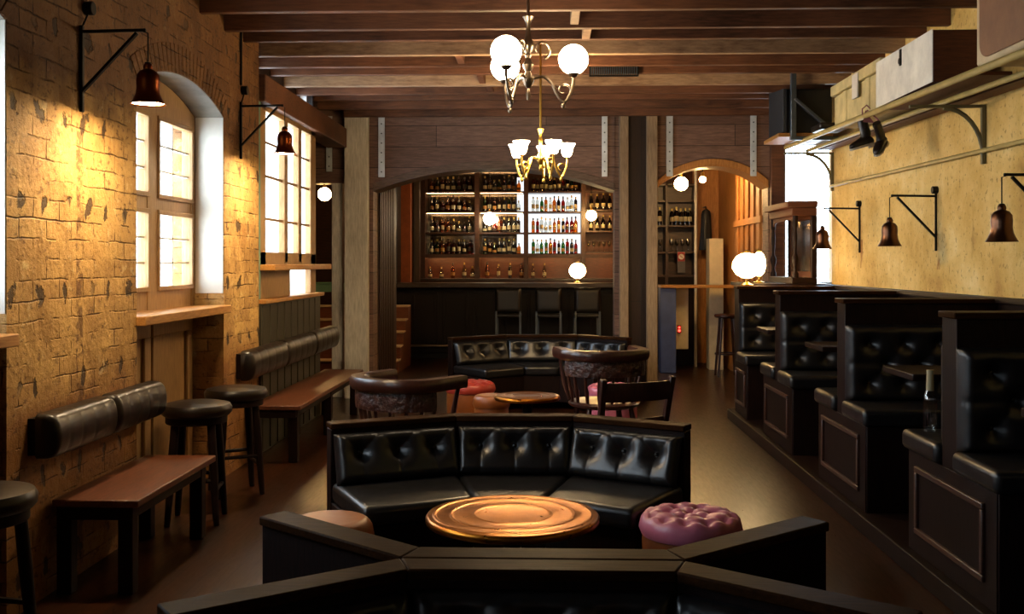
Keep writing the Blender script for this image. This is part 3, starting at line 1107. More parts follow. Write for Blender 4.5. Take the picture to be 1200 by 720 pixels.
# ---------------------------------------------------------------- captain's chairs
def captain_chair(label, loc, rot, sc):
    root = thing('captain_chair', label, 'chair', (0, 0, 0), 'low wooden captain chairs')
    rr = .29
    arc = [(rr * math.sin(a), -rr * .82 * math.cos(a)) for a in [R(-100) + R(200) * i / 28 for i in range(29)]]
    arms = [(-rr * 1.02, .24)] + [(-rr * 1.0, .14)] + arc + [(rr * 1.0, .14), (rr * 1.02, .24)]
    MB().sweep([(x, y, .795) for x, y in arms], [.07, .09] + [.095] * len(arc) + [.09, .07], .075).build('arm_rail', M['chair_wood'], root, sharp=35)
    band = [(rr * 1.0 * math.sin(a), -rr * .82 * math.cos(a)) for a in [R(-86) + R(172) * i / 26 for i in range(27)]]
    MB().sweep([(x, y, .70) for x, y in band], .03, .115).build('carved_band', M['carved'], root, sharp=35)
    for k in range(9):
        a = R(-88) + R(176) * k / 8
        x, y = rr * .96 * math.sin(a), -rr * .78 * math.cos(a)
        MB().tube([(x * .86, y * .86, .445), (x * .9, y * .9, .53), (x * .95, y * .95, .58), (x * .99, y * .99, .65)], [.011, .017, .011, .011], 8).build('spindle', M['chair_wood'], root)
    for s in (-1, 1):
        MB().tube([(s * .22, .16, .445), (s * .25, .18, .56), (s * .285, .2, .77)], [.012, .019, .013], 8).build('arm_post', M['chair_wood'], root)
    MB().lathe([(.001, .41), (.235, .41), (.26, .425), (.262, .44), (.245, .452), (.15, .445), (.001, .44)], (0, 0, 0), 32).build('seat', M['chair_wood'], root)
    for sx, sy in ((-1, -1), (1, -1), (-1, 1), (1, 1)):
        MB().tube([(sx * .155, sy * .15, .415), (sx * .18, sy * .175, .25), (sx * .2, sy * .195, .12), (sx * .215, sy * .21, 0)], [.017, .024, .018, .013], 10).build('leg', M['chair_wood'], root)
    for sx in (-1, 1):
        MB().tube([(sx * .19, -.185, .18), (sx * .19, .185, .18)], .011, 8).build('stretcher', M['chair_wood'], root)
    MB().tube([(-.19, 0, .18), (.19, 0, .18)], .011, 8).build('stretcher', M['chair_wood'], root)
    root.location = loc
    root.rotation_euler = (0, 0, rot)
    root.scale = (sc,) * 3
    return root


def carved():
    m = NT('carved_walnut')
    v = m.noise(m.coord(), 26, 4)
    m.base(m.ramp(v, [(0.3, rgb('1a0c08')), (0.7, rgb('4a2a22'))]))
    m.set(rough=.28, spec=.6)
    m.bump(v, 1.0, .02)
    return m.m
M['carved'] = carved()
captain_chair('dark captain chair with rounded arm rail left of the middle booth back', (-.90, 6.34, 0), R(-35), 1.02)
captain_chair('dark captain chair with carved back band in front of the far booth', (.45, 7.98, 0), R(14), 1.06)


def dining_chair(label, loc, rot):
    root = thing('wooden_chair', label, 'chair', (0, 0, 0))
    w = .235
    for s in (-1, 1):
        MB().bar((s * (w - .03), -.20, 0), (s * (w - .02), -.19, .45), .036, .036, (1, 0, 0)).bar((s * (w - .02), -.19, .44), (s * w, -.285, .87), .034, .036, (1, 0, 0)).build('back_post', M['chair_wood'], root, .006)
        MB().bar((s * (w - .03), .20, 0), (s * (w - .03), .2, .43), .036, .036, (1, 0, 0)).build('leg', M['chair_wood'], root, .005)
        MB().bar((s * (w - .03), -.2, .2), (s * (w - .03), .2, .2), .02, .025).build('stretcher', M['chair_wood'], root, .003)
    MB().prism([(-w, -.20), (w, -.20), (w + .01, .23), (-w - .01, .23)], .43, .465).build('seat', M['chair_wood'], root, .008, 3)
    # curved top rail
    pts = [(-w + .005, -.275), (-w * .5, -.305), (0, -.315), (w * .5, -.305), (w - .005, -.275)]
    mb = MB().sweep([(x, y, .79) for x, y in pts], .022, .11)
    mb.build('top_rail', M['chair_wood'], root)
    mb = MB().sweep([(x * .98, y + .055, .6) for x, y in pts], .018, .05)
    mb.build('middle_rail', M['chair_wood'], root)
    root.location = loc
    root.rotation_euler = (0, 0, rot)
    return root
dining_chair('plain wooden chair with one curved top rail behind the middle booth', (.42, 6.32, 0), R(26))


# ---------------------------------------------------------------- right hand row of high booths
struct('trim_7', MB().box(1.80, XR - .07, 3.0, 10.25, 0, .1), M['dark'], 0.006)


def wall_booth(label, yc, near=True, far=True, res=1.0):
    x0, x1 = 1.855, XR - .065
    root = thing('booth_bench', label, 'booth bench', (2.3, yc, .1), 'high backed booth benches along the yellow wall')
    MB().box(x0, x1, yc - .085, yc + .085, .1, 1.295).build('divider_panel', M['dark'], root, 0.004)
    MB().box(x0 - .015, x1, yc - .1, yc + .1, 1.295, 1.325).build('top_rail', M['cap'], root, 0.006)
    w, h = x1 - x0 - .03, .47
    for s, on in ((-1, near), (1, far)):
        if not on:
            continue
        yf = yc + s * .085
        front = yc + s * .54
        MB().box(x0, x1, yf, front - s * .02, .1, .60).build('bench_base', M['dark'], root, 0.004)
        MB().box(x0 - .03, x1, yf + s * .01, front + s * .015, .60, .70).build('seat_cushion', M['leather'], root, 0.028, 4)
        bt = []
        for j, vv in enumerate((.11, .235, .36)):
            for k in range(4):
                bu = .14 + k * .21 + (.105 if j % 2 else 0)
                if bu < w - .08:
                    bt.append((bu if s < 0 else w - bu, vv))
        sm = [(a[0], a[1], b[0], b[1]) for i, a in enumerate(bt) for b in bt[i + 1:] if math.hypot(a[0] - b[0], a[1] - b[1]) < .19 and abs(a[1] - b[1]) > .01]
        sm.append((0, .235, w, .235))
        mb = MB()
        if s < 0:
            mb.tuft((x0 - .0, yf, .695), (1, 0, 0), (0, 0, 1), w, h, .085, bt, int(56 * res), int(30 * res), .03, .034, sm, .008, .012, .04)
        else:
            mb.tuft((x1 - .03, yf, .695), (-1, 0, 0), (0, 0, 1), w, h, .085, bt, int(30 * res), int(18 * res), .03, .045, sm, .010, .012, .04)
        cu = mb.build('back_cushion', M['leather'], root, sharp=80)
        buttons(cu, mb.btn, (0, s, 0), .012)
    ya, yb = yc - (.54 if near else .1), yc + (.54 if far else .1)
    mb = MB().box(x0 - .006, x0 + .02, ya + .03, yb - .03, .1, .60)
    mb.build('end_panel', M['dark'], root, 0.003)
    if near and far:
        a, b, c, d = yc - .4, yc + .4, .2, .535
    else:
        a, b, c, d = yc - .45, yc + .0, .2, .535
    mb = MB()
    rect_frame(mb, x0 - .022, x0 - .002, a, b, c, d, .03)
    mb.build('panel_moulding', M['panel_trim'], root, 0.006)
    return root


wall_booth('nearest high booth bench, cut off by the right edge of the photo', 4.78, res=1.3)
wall_booth('second high booth bench from the viewer, with tufted back facing us', 6.51, res=1.1)
wall_booth('third high booth bench from the viewer along the yellow wall', 8.28)
wall_booth('farthest high booth bench, below the glowing table lamp', 10.02, far=False)
# matching bench ahead of the nearest one, only its far seat side is near the frame


def booth_table(label, yc):
    root = thing('booth_table', label, 'table', (2.3, yc, .1), 'narrow tables between the booth benches')
    MB().box(1.91, XR - .09, yc - .24, yc + .24, .93, .968).build('table_top', M['dark_h'], root, 0.006)
    MB().box(2.3, 2.36, yc - .05, yc + .05, .13, .93).build('pedestal', M['iron'], root, 0.004)
    MB().box(2.1, 2.56, yc - .16, yc + .16, .1, .13).build('table_base', M['iron'], root, 0.006)
booth_table('narrow dark table in the booth under the nearest bell lamp', 5.645)
booth_table('narrow dark table in the booth between second and third benches', 7.395)
booth_table('narrow dark table in the farthest booth', 9.15)
booth_table('narrow dark table cut off by the right edge of the photo', 3.95)

root = thing('wine_bottle', 'pale wine bottle with gold foil neck on the booth seat', 'bottle', (1.92, 5.19, .703))
MB().lathe([(.001, 0), (.03, 0), (.034, .01), (.034, .16), (.03, .185), (.016, .215), (.014, .24), (.001, .24)], (1.92, 5.19, .703), 20).build('bottle_body', BOTTLE['clear'], root)
MB().lathe([(.017, .205), (.0185, .21), (.0165, .30), (.018, .31), (.001, .312)], (1.92, 5.19, .703), 16).build('neck_foil', M['paper'], root)

# counter behind the last bench, the overmantel and lamp stand on it
root = thing('side_counter', 'dark panelled counter behind the farthest booth bench', 'counter', (2.5, 10.8, 0))
MB().box(2.1, 2.83, 10.28, 11.5, 0, 1.30).build('counter_body', M['dark'], root, 0.004)
MB().box(2.06, 2.84, 10.25, 11.52, 1.30, 1.34).build('counter_top', M['dark_h'], root, 0.006)

# ---------------------------------------------------------------- benches and rolls on the left wall
def wall_bench(label, y0, y1, legs):
    root = thing('wall_bench', label, 'bench', (-2.1, (y0 + y1) / 2, 0), 'wooden wall benches')
    MB().box(-2.29, -1.885, y0, y1, .415, .45).build('bench_seat', M['seat_wood'], root, 0.006)
    MB().box(-2.25, -1.93, y0 + .03, y1 - .03, .35, .415).build('seat_apron', M['dark'], root, 0.004)
    for y in legs:
        for x in (-2.25, -1.96):
            MB().box(x - .035, x + .035, y - .035, y + .035, 0, .415).build('leg', M['dark'], root, 0.005)
    return root
wall_bench('nearer wooden bench against the brick wall under the padded roll', 4.67, 5.79, (4.74, 5.70))
wall_bench('farther wooden bench under the tall timber window', 7.80, 10.5, (7.9, 9.15, 10.38))


def padded_roll(label, y0, y1, n, z0, z1):
    root = thing('padded_backrest', label, 'backrest', (-2.3, (y0 + y1) / 2, z0), 'leather rolls fixed above the benches')
    L = (y1 - y0) / n
    MB().box(XL if y0 < 7 else -2.318, -2.285, y0 + .01, y1 - .01, z0 + .02, z1 - .02).build('mounting_board', M['dark'], root)
    for i in range(n):
        a, b = y0 + i * L + .006, y0 + (i + 1) * L - .006
        mb = MB()
        # rolled cross section swept along the wall with stitched channels
        sec = []
        zc, hz = (z0 + z1) / 2, (z1 - z0) / 2
        for k in range(17):
            t = -PI / 2 + PI * k / 16
            sec.append((max(0, math.cos(t)) ** .45 * .105, math.sin(t) ** 1 * hz if abs(math.sin(t)) < 1 else math.copysign(hz, math.sin(t))))
        ns = 48
        v, f = [], []
        for s in range(ns + 1):
            y = a + (b - a) * s / ns
            e = min((y - a), (b - y))
            k_ = math.sqrt(max(0.0, 1 - (1 - min(e / .035, 1)) ** 2)) * .5 + .5
            ch = 1 - .07 * math.exp(-abs(((y - a) / ((b - a) / 5) + .5) % 1 - .5) * 14)
            for dx, dz in sec:
                v.append((-2.285 + dx * k_ * ch, y, zc + dz * (k_ * .3 + .7) * (ch * .3 + .7)))
        m = len(sec)
        for s in range(ns):
            for k in range(m - 1):
                f.append((s * m + k, (s + 1) * m + k, (s + 1) * m + k + 1, s * m + k + 1))
            f.append((s * m + m - 1, (s + 1) * m + m - 1, (s + 1) * m, s * m))
        f.append(tuple(range(m)))
        f.append(tuple(ns * m + k for k in range(m - 1, -1, -1)))
        mb.add(v, f)
        mb.build('leather_roll', M['leather_worn'], root, sharp=70)
    return root
padded_roll('dark leather roll on the brick wall above the nearer bench', 4.50, 5.86, 2, .665, .87)
padded_roll('dark leather roll above the farther bench under the tall window', 7.58, 10.8, 3, .66, .885)


def bar_stool(label, x, y, rot, h=.71):
    root = thing('bar_stool', label, 'stool', (0, 0, 0), 'round leather bar stools by the brick wall')
    MB().lathe([(.001, h - .075), (.19, h - .075), (.205, h - .06), (.208, h - .03), (.195, h - .008), (.15, h + .002), (.001, h + .006)], (0, 0, 0), 40).build('seat', M['leather_worn'], root)
    MB().lathe([(.001, h - .12), (.175, h - .12), (.18, h - .115), (.18, h - .075), (.001, h - .075)], (0, 0, 0), 32).build('seat_ring', M['dark'], root)
    for k in range(4):
        a = PI / 4 + k * PI / 2
        c, s = math.cos(a), math.sin(a)
        MB().tube([(.145 * c, .145 * s, h - .10), (.165 * c, .165 * s, h * .55), (.195 * c, .195 * s, .05), (.2 * c, .2 * s, 0)], [.024, .026, .019, .016], 10).build('leg', M['dark'], root)
    for k in range(4):
        a, b = PI / 4 + k * PI / 2, PI / 4 + (k + 1) * PI / 2
        z = .2 if k % 2 else .26
        MB().tube([(.183 * math.cos(a), .183 * math.sin(a), z), (.183 * math.cos(b), .183 * math.sin(b), z)], .012, 8).build('stretcher', M['dark'], root)
    root.location = (x, y, 0)
    root.rotation_euler = (0, 0, rot)
    return root
st = bar_stool('round leather bar stool at the far end of the nearer bench', -2.10, 6.09, R(8))
dup(st, (-2.09, 6.84, 0), R(30), 'round leather bar stool behind the other, before the farther bench')
dup(st, (-2.105, 3.72, 0), R(-10), 'round leather bar stool cut off by the left edge of the photo')

# ================================================================ lamps
def arm_lamp(label, y, z, side, lit, group):
    """swing arm wall lamp: upright, arm, brace, cord, bell shade"""
    xw = XL if side < 0 else XR
    d = -side
    root = thing('wall_lamp', label, 'lamp', (xw, y, z), group)
    x = xw + d * .012
    tip = xw + d * .335
    hw = .012 if lit else .006
    MB().box(x - .008, x + .008, y - hw, y + hw, z - .40, z + .03).build('wall_upright', M['iron'], root, 0.003)
    MB().bar((x, y, z), (tip, y, z + .005), .016, .016).build('arm', M['iron'], root, 0.003)
    MB().bar((x, y, z - .30), (xw + d * .29, y, z - .008), .014, .026, (0, 1, 0)).build('brace', M['iron'], root, 0.003)
    sx = xw + d * .345
    zs = z - .365
    MB().tube([(tip - d * .02, y, z), (sx, y, z - .01), (sx, y, zs + .19)], .0035, 6).build('cord', M['iron'], root)
    prof = [(.014, .205), (.02, .20), (.024, .185), (.022, .175), (.04, .165), (.054, .145), (.057, .115), (.055, .08), (.06, .05), (.072, .022), (.083, .004), (.085, 0),
            (.081, .004), (.07, .022), (.057, .05), (.052, .08), (.054, .113), (.05, .14), (.036, .158), (.014, .165)]
    MB().lathe(prof, (sx, y, zs), 32, False).build('lamp_shade', M['copper_shade'] if lit else M['bronze_shade'], root, sharp=60)
    MB().lathe([(.001, .165), (.016, .165), (.016, .208), (.001, .212)], (sx, y, zs), 12).build('lamp_holder', M['iron'], root)
    if lit:
        MB().lathe([(.001, .006), (.06, .006), (.077, .008), (.06, .012), (.001, .014)], (sx, y, zs), 20).build('bulb', M['bulb'], root)
    else:
        MB().ball((sx, y, zs + .06), .028, 10, 1.3).build('bulb', M['white'], root)
    # junction box and its cable above the bracket
    if side < 0:
        MB().tube([(xw, y + .06, z + .13), (xw + .045, y + .06, z + .13)], .035, 14).build('junction_box', M['iron'], root, .004)
        MB().tube([(xw + .02, y + .05, z + .10), (xw + .015, y + .02, z + .05), (xw + .012, y, z + .02)], .005, 6).build('cable', M['iron'], root)
        MB().tube([(xw + .012, y + .0, z + .16), (xw + .012, y + .0, z + .75)], .009, 8).build('conduit', M['iron'], root)
    else:
        MB().tube([(xw, y, z + .045), (xw - .04, y, z + .045)], .028, 14).build('junction_box', M['iron'], root, .004)
    return root
arm_lamp('lit copper bell lamp on the brick pier between arched windows', 5.02, 2.70, -1, True, 'lit bracket lamps on the brick wall')
arm_lamp('lit copper bell lamp before the tall timber window', 7.68, 2.735, -1, True, 'lit bracket lamps on the brick wall')
arm_lamp('unlit dark bell lamp nearest the right edge of the photo', 5.72, 2.03, 1, False, 'unlit bracket lamps on the yellow wall')
arm_lamp('unlit dark bell lamp in the middle of the yellow wall', 7.56, 2.035, 1, False, 'unlit bracket lamps on the yellow wall')
arm_lamp('unlit dark bell lamp beside the carved overmantel', 9.38, 2.04, 1, False, 'unlit bracket lamps on the yellow wall')


def scroll(mb, c, a, R0, z0, zend, r, n=8):
    """arm leaving the stem at z0, dipping and curling up to a cup at radius R0"""
    dx, dy = math.cos(a), math.sin(a)
    pts = []
    prof = [(.03, z0), (.09, z0 + .01), (R0 * .52, z0 - .03), (R0 * .62, zend - .10), (R0 * .78, zend - .155), (R0 * .92, zend - .11), (R0, zend - .04), (R0, zend)]
    # smooth it
    P = [Vector((p, q, 0)) for p, q in prof]
    for i in range(len(P) - 1):
        p0, p1, p2, p3 = P[max(i - 1, 0)], P[i], P[i + 1], P[min(i + 2, len(P) - 1)]
        for t in [k / 5 for k in range(5)]:
            q = 0.5 * ((2 * p1) + (-p0 + p2) * t + (2 * p0 - 5 * p1 + 4 * p2 - p3) * t * t + (-p0 + 3 * p1 - 3 * p2 + p3) * t ** 3)
            pts.append((c[0] + dx * q.x, c[1] + dy * q.x, q.y))
    pts.append((c[0] + dx * R0, c[1] + dy * R0, zend))
    mb.tube(pts, r, n)
    # curled leaf ornament inside the bend
    cl = []
    for k in range(14):
        t = k / 13
        ang = PI * 1.6 * t
        rr = .045 * (1 - t * .7)
        u = R0 * .78 + rr * math.cos(ang)
        cl.append((c[0] + dx * u, c[1] + dy * u, zend - .085 + rr * math.sin(ang)))
    mb.tube(cl, [.008 * (1 - k / 20) for k in range(14)], 6)
    mb.ball((c[0] + dx * R0 * .78, c[1] + dy * R0 * .78, zend - .175), .013, 8, 1.5)


# globe chandelier
cx, cy = -.105, 6.0
root = thing('globe_chandelier', 'ornate brass chandelier with three lit white globes', 'chandelier', (cx, cy, 3.45))
mb = MB().tube([(cx, cy, 2.98), (cx, cy, 3.5)], .009, 10)
mb.lathe([(.001, 3.44), (.05, 3.45), (.06, 3.5), (.001, 3.5)], (cx, cy, 0), 20)
mb.build('hanging_rod', M['old_brass'], root)
mb = MB().lathe([(.001, 2.50), (.008, 2.505), (.014, 2.54), (.008, 2.57), (.02, 2.585), (.032, 2.61), (.036, 2.63), (.024, 2.65), (.016, 2.67), (.028, 2.69), (.034, 2.71), (.02, 2.735), (.014, 2.75), (.02, 2.765), (.014, 2.775), (.03, 2.80),
                 (.036, 2.825), (.028, 2.85), (.018, 2.87), (.014, 2.90), (.012, 2.95), (.03, 2.985), (.034, 2.99), (.012, 2.995), (.001, 2.995)], (cx, cy, 0), 20)
mb.build('stem', M['old_brass'], root)
for k in range(3):
    a = R(3) + k * 2 * PI / 3
    mb = MB()
    scroll(mb, (cx, cy), a, .265, 2.63, 2.645, .0085)
    # leafy scroll rising from the stem
    sc = []
    for q in range(16):
        t = q / 15
        ang = -1.2 + PI * 1.7 * t
        rr = .06 * (1 - .6 * t)
        u = .075 + rr * math.cos(ang)
        sc.append((cx + math.cos(a) * u, cy + math.sin(a) * u, 2.80 + rr * math.sin(ang)))
    mb.tube(sc, [.010 * (1 - q / 24) for q in range(16)], 6)
    mb.build('scroll_arm', M['old_brass'], root)
    gx, gy = cx + .265 * math.cos(a), cy + .265 * math.sin(a)
    MB().lathe([(.001, 2.635), (.018, 2.64), (.032, 2.655), (.034, 2.665), (.001, 2.668)], (gx, gy, 0), 16).build('globe_cup', M['old_brass'], root)
    MB().ball((gx, gy, 2.742), .088, 16).build('globe_shade', M['globe'], root)

# tulip chandelier
cx, cy = -.045, 8.2
root = thing('tulip_chandelier', 'brass chandelier with upturned lit tulip glass shades', 'chandelier', (cx, cy, 3.45))
mb = MB().tube([(cx, cy, 2.60), (cx, cy, 3.5)], .009, 10)
mb.lathe([(.001, 3.44), (.05, 3.45), (.06, 3.5), (.001, 3.5)], (cx, cy, 0), 20)
mb.build('hanging_rod', M['brass'], root)
MB().lathe([(.001, 2.28), (.01, 2.29), (.014, 2.31), (.008, 2.33), (.022, 2.35), (.034, 2.38), (.03, 2.40), (.014, 2.43), (.012, 2.50), (.02, 2.53), (.012, 2.55), (.014, 2.58), (.028, 2.62), (.008, 2.63), (.001, 2.63)], (cx, cy, 0), 20).build('stem', M['brass'], root)
for k in range(5):
    a = R(10) + k * 2 * PI / 5
    mb = MB()
    scroll(mb, (cx, cy), a, .215, 2.38, 2.395, .0085)
    mb.build('scroll_arm', M['brass'], root)
    gx, gy = cx + .215 * math.cos(a), cy + .215 * math.sin(a)
    MB().lathe([(.001, 2.385), (.014, 2.388), (.024, 2.40), (.001, 2.402)], (gx, gy, 0), 12).build('shade_cup', M['brass'], root)
    prof = [(.018, 2.40), (.034, 2.412), (.041, 2.435), (.045, 2.46), (.054, 2.485), (.066, 2.505), (.062, 2.503), (.05, 2.483), (.041, 2.46), (.036, 2.435), (.028, 2.415), (.001, 2.408)]
    MB().lathe(prof, (gx, gy, 0), 20).build('tulip_shade', M['tulip'], root)


def table_lamp(label, x, y, z, r, em, cat='lamp'):
    root = thing('table_lamp', label, 'lamp', (x, y, z))
    MB().lathe([(.001, 0), (.06, 0), (.062, .01), (.03, .022), (.014, .035), (.014, .06), (.03, .07), (.001, .075)], (x, y, z), 20).build('lamp_base', M['brass'], root)
    k = r
    MB().lathe([(.001, .075), (.045 * k, .076), (.10 * k, .11), (.135 * k, .17), (.13 * k, .23), (.095 * k, .285), (.055 * k, .31), (.001, .315)], (x, y, z), 24).build('lit_shade', em, root)
    MB().lathe([(.02, .315), (.03, .32), (.025, .34), (.001, .35)], (x, y, z), 12).build('finial', M['brass'], root)
    return root
table_lamp('glowing glass table lamp on the end of the booth row', 1.95, 10.02, 1.327, 1.05, M['lit_shade'])
table_lamp('smaller glowing lamp beside the table lamp by the overmantel', 2.15, 10.42, 1.342, .5, M['lit_shade'])
table_lamp('glowing lamp standing on the right end of the bar counter', .50, 16.35, 1.227, 1.0, M['lit_shade'])


def ceiling_globe(label, x, y, z, r, mat, ztop=CEIL):
    root = thing('hanging_bulb', label, 'lamp', (x, y, ztop))
    MB().tube([(x, y, z + r), (x, y, ztop)], .006, 6).build('cord', M['iron'], root)
    MB().lathe([(.001, r * .8), (.022, r * .8), (.022, r + .05), (.001, r + .06)], (x, y, z), 12).build('lamp_holder', M['brass'], root)
    MB().ball((x, y, z), r, 12).build('bulb', mat, root)
    return root
ceiling_globe('glowing oval bulb hanging in the smaller arch, left of the star bright one', 1.77, 13.5, 2.585, .09, M['spot_bulb'])
ceiling_globe('star bright bulb hanging in the middle of the smaller arch', 1.975, 13.0, 2.60, .04, M['table_bulb'])
ceiling_globe('glowing bulb in the dark side passage left of the grey post', -2.83, 13.0, 2.425, .085, M['spot_bulb'])
ceiling_globe('glowing bulb added for the lamp reflection in the middle bay mirror', -.99, 17.9, 2.32, .11, M['globe'])  # bulb stands in for a lamp reflected in the mirror
ceiling_globe('glowing bulb at the right end of the bottle shelves', .775, 17.6, 2.36, .09, M['spot_bulb'])
o = None

# ---------------------------------------------------------------- overmantel
root = thing('carved_overmantel', 'carved dark wood overmantel with turned columns and mirror', 'cabinet', (2.55, 10.6, 1.34))
mb = MB().box(2.62, 2.70, 10.02 + .3, 11.28, 1.34, 1.40)
X0, X1, ya, yb = 2.47, 2.70, 10.30, 11.35
MB().box(X0 - .02, X1, ya, yb, 1.34, 1.40).build('plinth', M['dark_h'], root, .006)
MB().box(X0 - .02, X1, ya, yb, 2.02, 2.10).box(X0 - .07, X1, ya - .03, yb + .02, 2.10, 2.165).build('cornice', M['rust'], root, .008)
MB().box(X1 - .03, X1, ya + .05, yb - .05, 1.40, 2.02).build('back_board', M['rust'], root)
MB().box(X1 - .04, X1 - .03, ya + .12, yb - .12, 1.46, 1.98).build('mirror_glass', M['mirror'], root)
for y in (ya + .03, yb - .03):
    MB().box(X1 - .05, X1, y - .03, y + .03, 1.40, 2.02).build('rear_stile', M['dark'], root, .004)
    MB().lathe([(.001, 1.40), (.032, 1.40), (.032, 1.44), (.02, 1.46), (.016, 1.50), (.03, 1.55), (.036, 1.58), (.028, 1.61), (.014, 1.64), (.018, 1.74), (.022, 1.82), (.014, 1.90), (.026, 1.92), (.026, 2.02), (.001, 2.02)], (X0 + .02, y, 0), 16).build('turned_column', M['dark'], root)
    # pierced bracket
mbx = MB()
mbx.prism([(ya + .06, 2.02), (ya + .06, 1.94), (ya + .12, 1.97), (ya + .25, 1.985), (yb - .25, 1.985), (yb - .12, 1.97), (yb - .06, 1.94), (yb - .06, 2.02)], X0 + .01, X0 + .03, 'x')
mbx.build('carved_apron', M['rust'], root, .004)

# ---------------------------------------------------------------- shelf of pipes on the right wall
def rail(label, pts, r):
    o = MB().tube(pts, r, 12).build('shelf_rail', M['pipe'], None)
    return tag(o, label, 'pipe')
rail('outer yellowed pipe rail of the high shelf', [(2.39, 10.30, 2.70), (2.40, 5.1, 2.605), (2.40, 2.5, 2.56)], .022)
rail('inner yellowed pipe rail of the high shelf', [(2.60, 10.3, 2.665), (2.60, 5.6, 2.58), (2.60, 2.5, 2.527)], .018)
rail('lower yellowed pipe fixed along the yellow wall', [(2.825, 10.3, 2.31), (2.825, 6.2, 2.27), (2.825, 2.5, 2.235)], .016)
def wall_bracket(label, y, z):
    root = thing('shelf_bracket', label, 'bracket', (XR, y, z - .4), 'curved iron shelf brackets')
    MB().box(XR - .03, XR - .004, y - .015, y + .015, z - .42, z - .052).build('wall_strap', M['bracket_iron'], root, .003)
    MB().box(2.36, XR - .004, y - .014, y + .014, z - .055, z - .035).build('top_strap', M['bracket_iron'], root, .003)
    pts = [(XR - .27 + .25 * math.sin(t), y, z - .055 - .31 * (1 - math.cos(t))) for t in [PI / 2 * k / 8 for k in range(9)]]
    MB().tube(pts, .015, 8).build('curved_brace', M['bracket_iron'], root)
wall_bracket('curved iron shelf bracket near the right edge of the photo', 6.74, 2.61)
wall_bracket('curved iron shelf bracket at the far end of the yellow wall', 10.25, 2.68)
wall_bracket('curved iron shelf bracket beyond the right edge of the photo', 3.4, 2.55)
# back board of the shelf
o = MB().bar((2.77, 10.3, 2.685), (2.77, 2.5, 2.545), .13, .03).build('shelf_board', M['rust'], None, .004)
tag(o, 'narrow rusty board against the yellow wall behind the pipe rails', 'shelf')

def slope(y):   # top of the rails
    return 2.722 - (10.3 - y) * .0183
# peeling cream crate with a paper label
z = slope(8.9) + .004
root = thing('wooden_crate', 'peeling cream crate with a white paper tag, farthest on the shelf', 'crate', (2.58, 8.2, z))
MB().box(2.47, 2.80, 7.62, 8.86, z, z + .27).build('crate_body', M['crate'], root, .008)
MB().box(2.445, 2.81, 7.60, 8.90, z + .275, z + .36).build('crate_lid', M['crate'], root, .008)
for yy in (7.9, 8.5):
    MB().box(2.462, 2.472, yy, yy + .1, z, z + .27).build('batten', M['crate'], root, .003)
MB().box(2.436, 2.444, 8.1, 8.25, z + .15, z + .34).build('paper_tag', M['white'], root)
# white chest
z = slope(7.54) + .004
root = thing('painted_chest', 'chipped white chest in the middle of the high shelf', 'chest', (2.58, 6.97, z))
MB().box(2.40, 2.405, 6.45, 7.54, z, z + .33).build('front_board', M['white_crate'], root, .002)
MB().box(2.405, 2.74, 6.45, 7.54, z, z + .325).build('chest_body', M['rust'], root, .006)
MB().box(2.394, 2.402, 7.0, 7.035, z + .21, z + .32).tube([(2.395, 7.018, z + .24), (2.388, 7.018, z + .24)], .022, 10).build('hasp', M['iron'], root)
# trunk at the near end
z = slope(5.83) + .004
root = thing('old_trunk', 'brown trunk with cream binding, largest and nearest on the shelf', 'trunk', (2.58, 5.3, z))
MB().box(2.41, 2.76, 4.75, 5.83, z, z + .62).build('trunk_body', M['trunk_edge'], root, .02, 3)
pl = []
for (cy_, cz_, a0) in ((5.66, z + .50, 0), (4.90, z + .50, 90), (4.90, z + .12, 180), (5.66, z + .12, 270)):
    for k in range(7):
        a = R(a0 + 15 * k)
        pl.append((cy_ + .10 * math.cos(a), cz_ + .09 * math.sin(a)))
MB().prism(pl, 2.398, 2.412, 'x').build('fibre_panel', M['trunk'], root, .004)
mb = MB()
rect_frame(mb, 2.392, 2.40, 5.25, 5.46, z + .33, z + .40, .014)
mb.build('handle', M['rust'], root, .004)
MB().box(2.392, 2.40, 5.33, 5.52, z + .47, z + .50).build('plate', M['grey_steel'], root, .006)
# loose boards and bottle on the shelf
o = MB().box(2.43, 2.69, 6.0, 7.35, slope(6.7) - .022, slope(6.7) + .0).build('loose_plank', M['rust'], None, .004)
tag(o, 'loose rusty plank lying on the rails below the white chest', 'plank')

# speaker hung in its steel bracket
root = thing('loudspeaker', 'black loudspeaker in a steel bracket at the shelf end', 'speaker', (2.4, 9.9, 2.75))
MB().box(2.24, 2.66, 9.62, 10.14, 2.76, 3.17).build('cabinet', M['speaker'], root, .012)
MB().prism([(9.60, 2.765), (10.2, 2.765), (10.2, 3.22), (9.60, 3.17)], 2.20, 2.24, 'x').build('grille', M['grille'], root, .006)
root = thing('speaker_bracket', 'blue grey steel bracket with diagonal strut holding the loudspeaker', 'bracket', (2.3, 9.56, 2.7))
MB().box(2.265, 2.315, 9.555, 9.60, 2.685, 3.5).build('hanger_post', M['grey_steel'], root, .004)
MB().bar((2.30, 9.575, 3.07), (2.66, 9.575, 2.76), .03, .055, (0, 1, 0)).build('diagonal_strut', M['grey_steel'], root, .004)
MB().box(2.26, 2.70, 9.55, 9.60, 2.685, 2.72).build('lower_arm', M['grey_steel'], root, .004)
o = MB().box(2.16, 2.66, 9.605, 10.25, 2.722, 2.758).build('speaker_board', M['pine'], None, .005)
tag(o, 'wooden board carrying the loudspeaker', 'board')

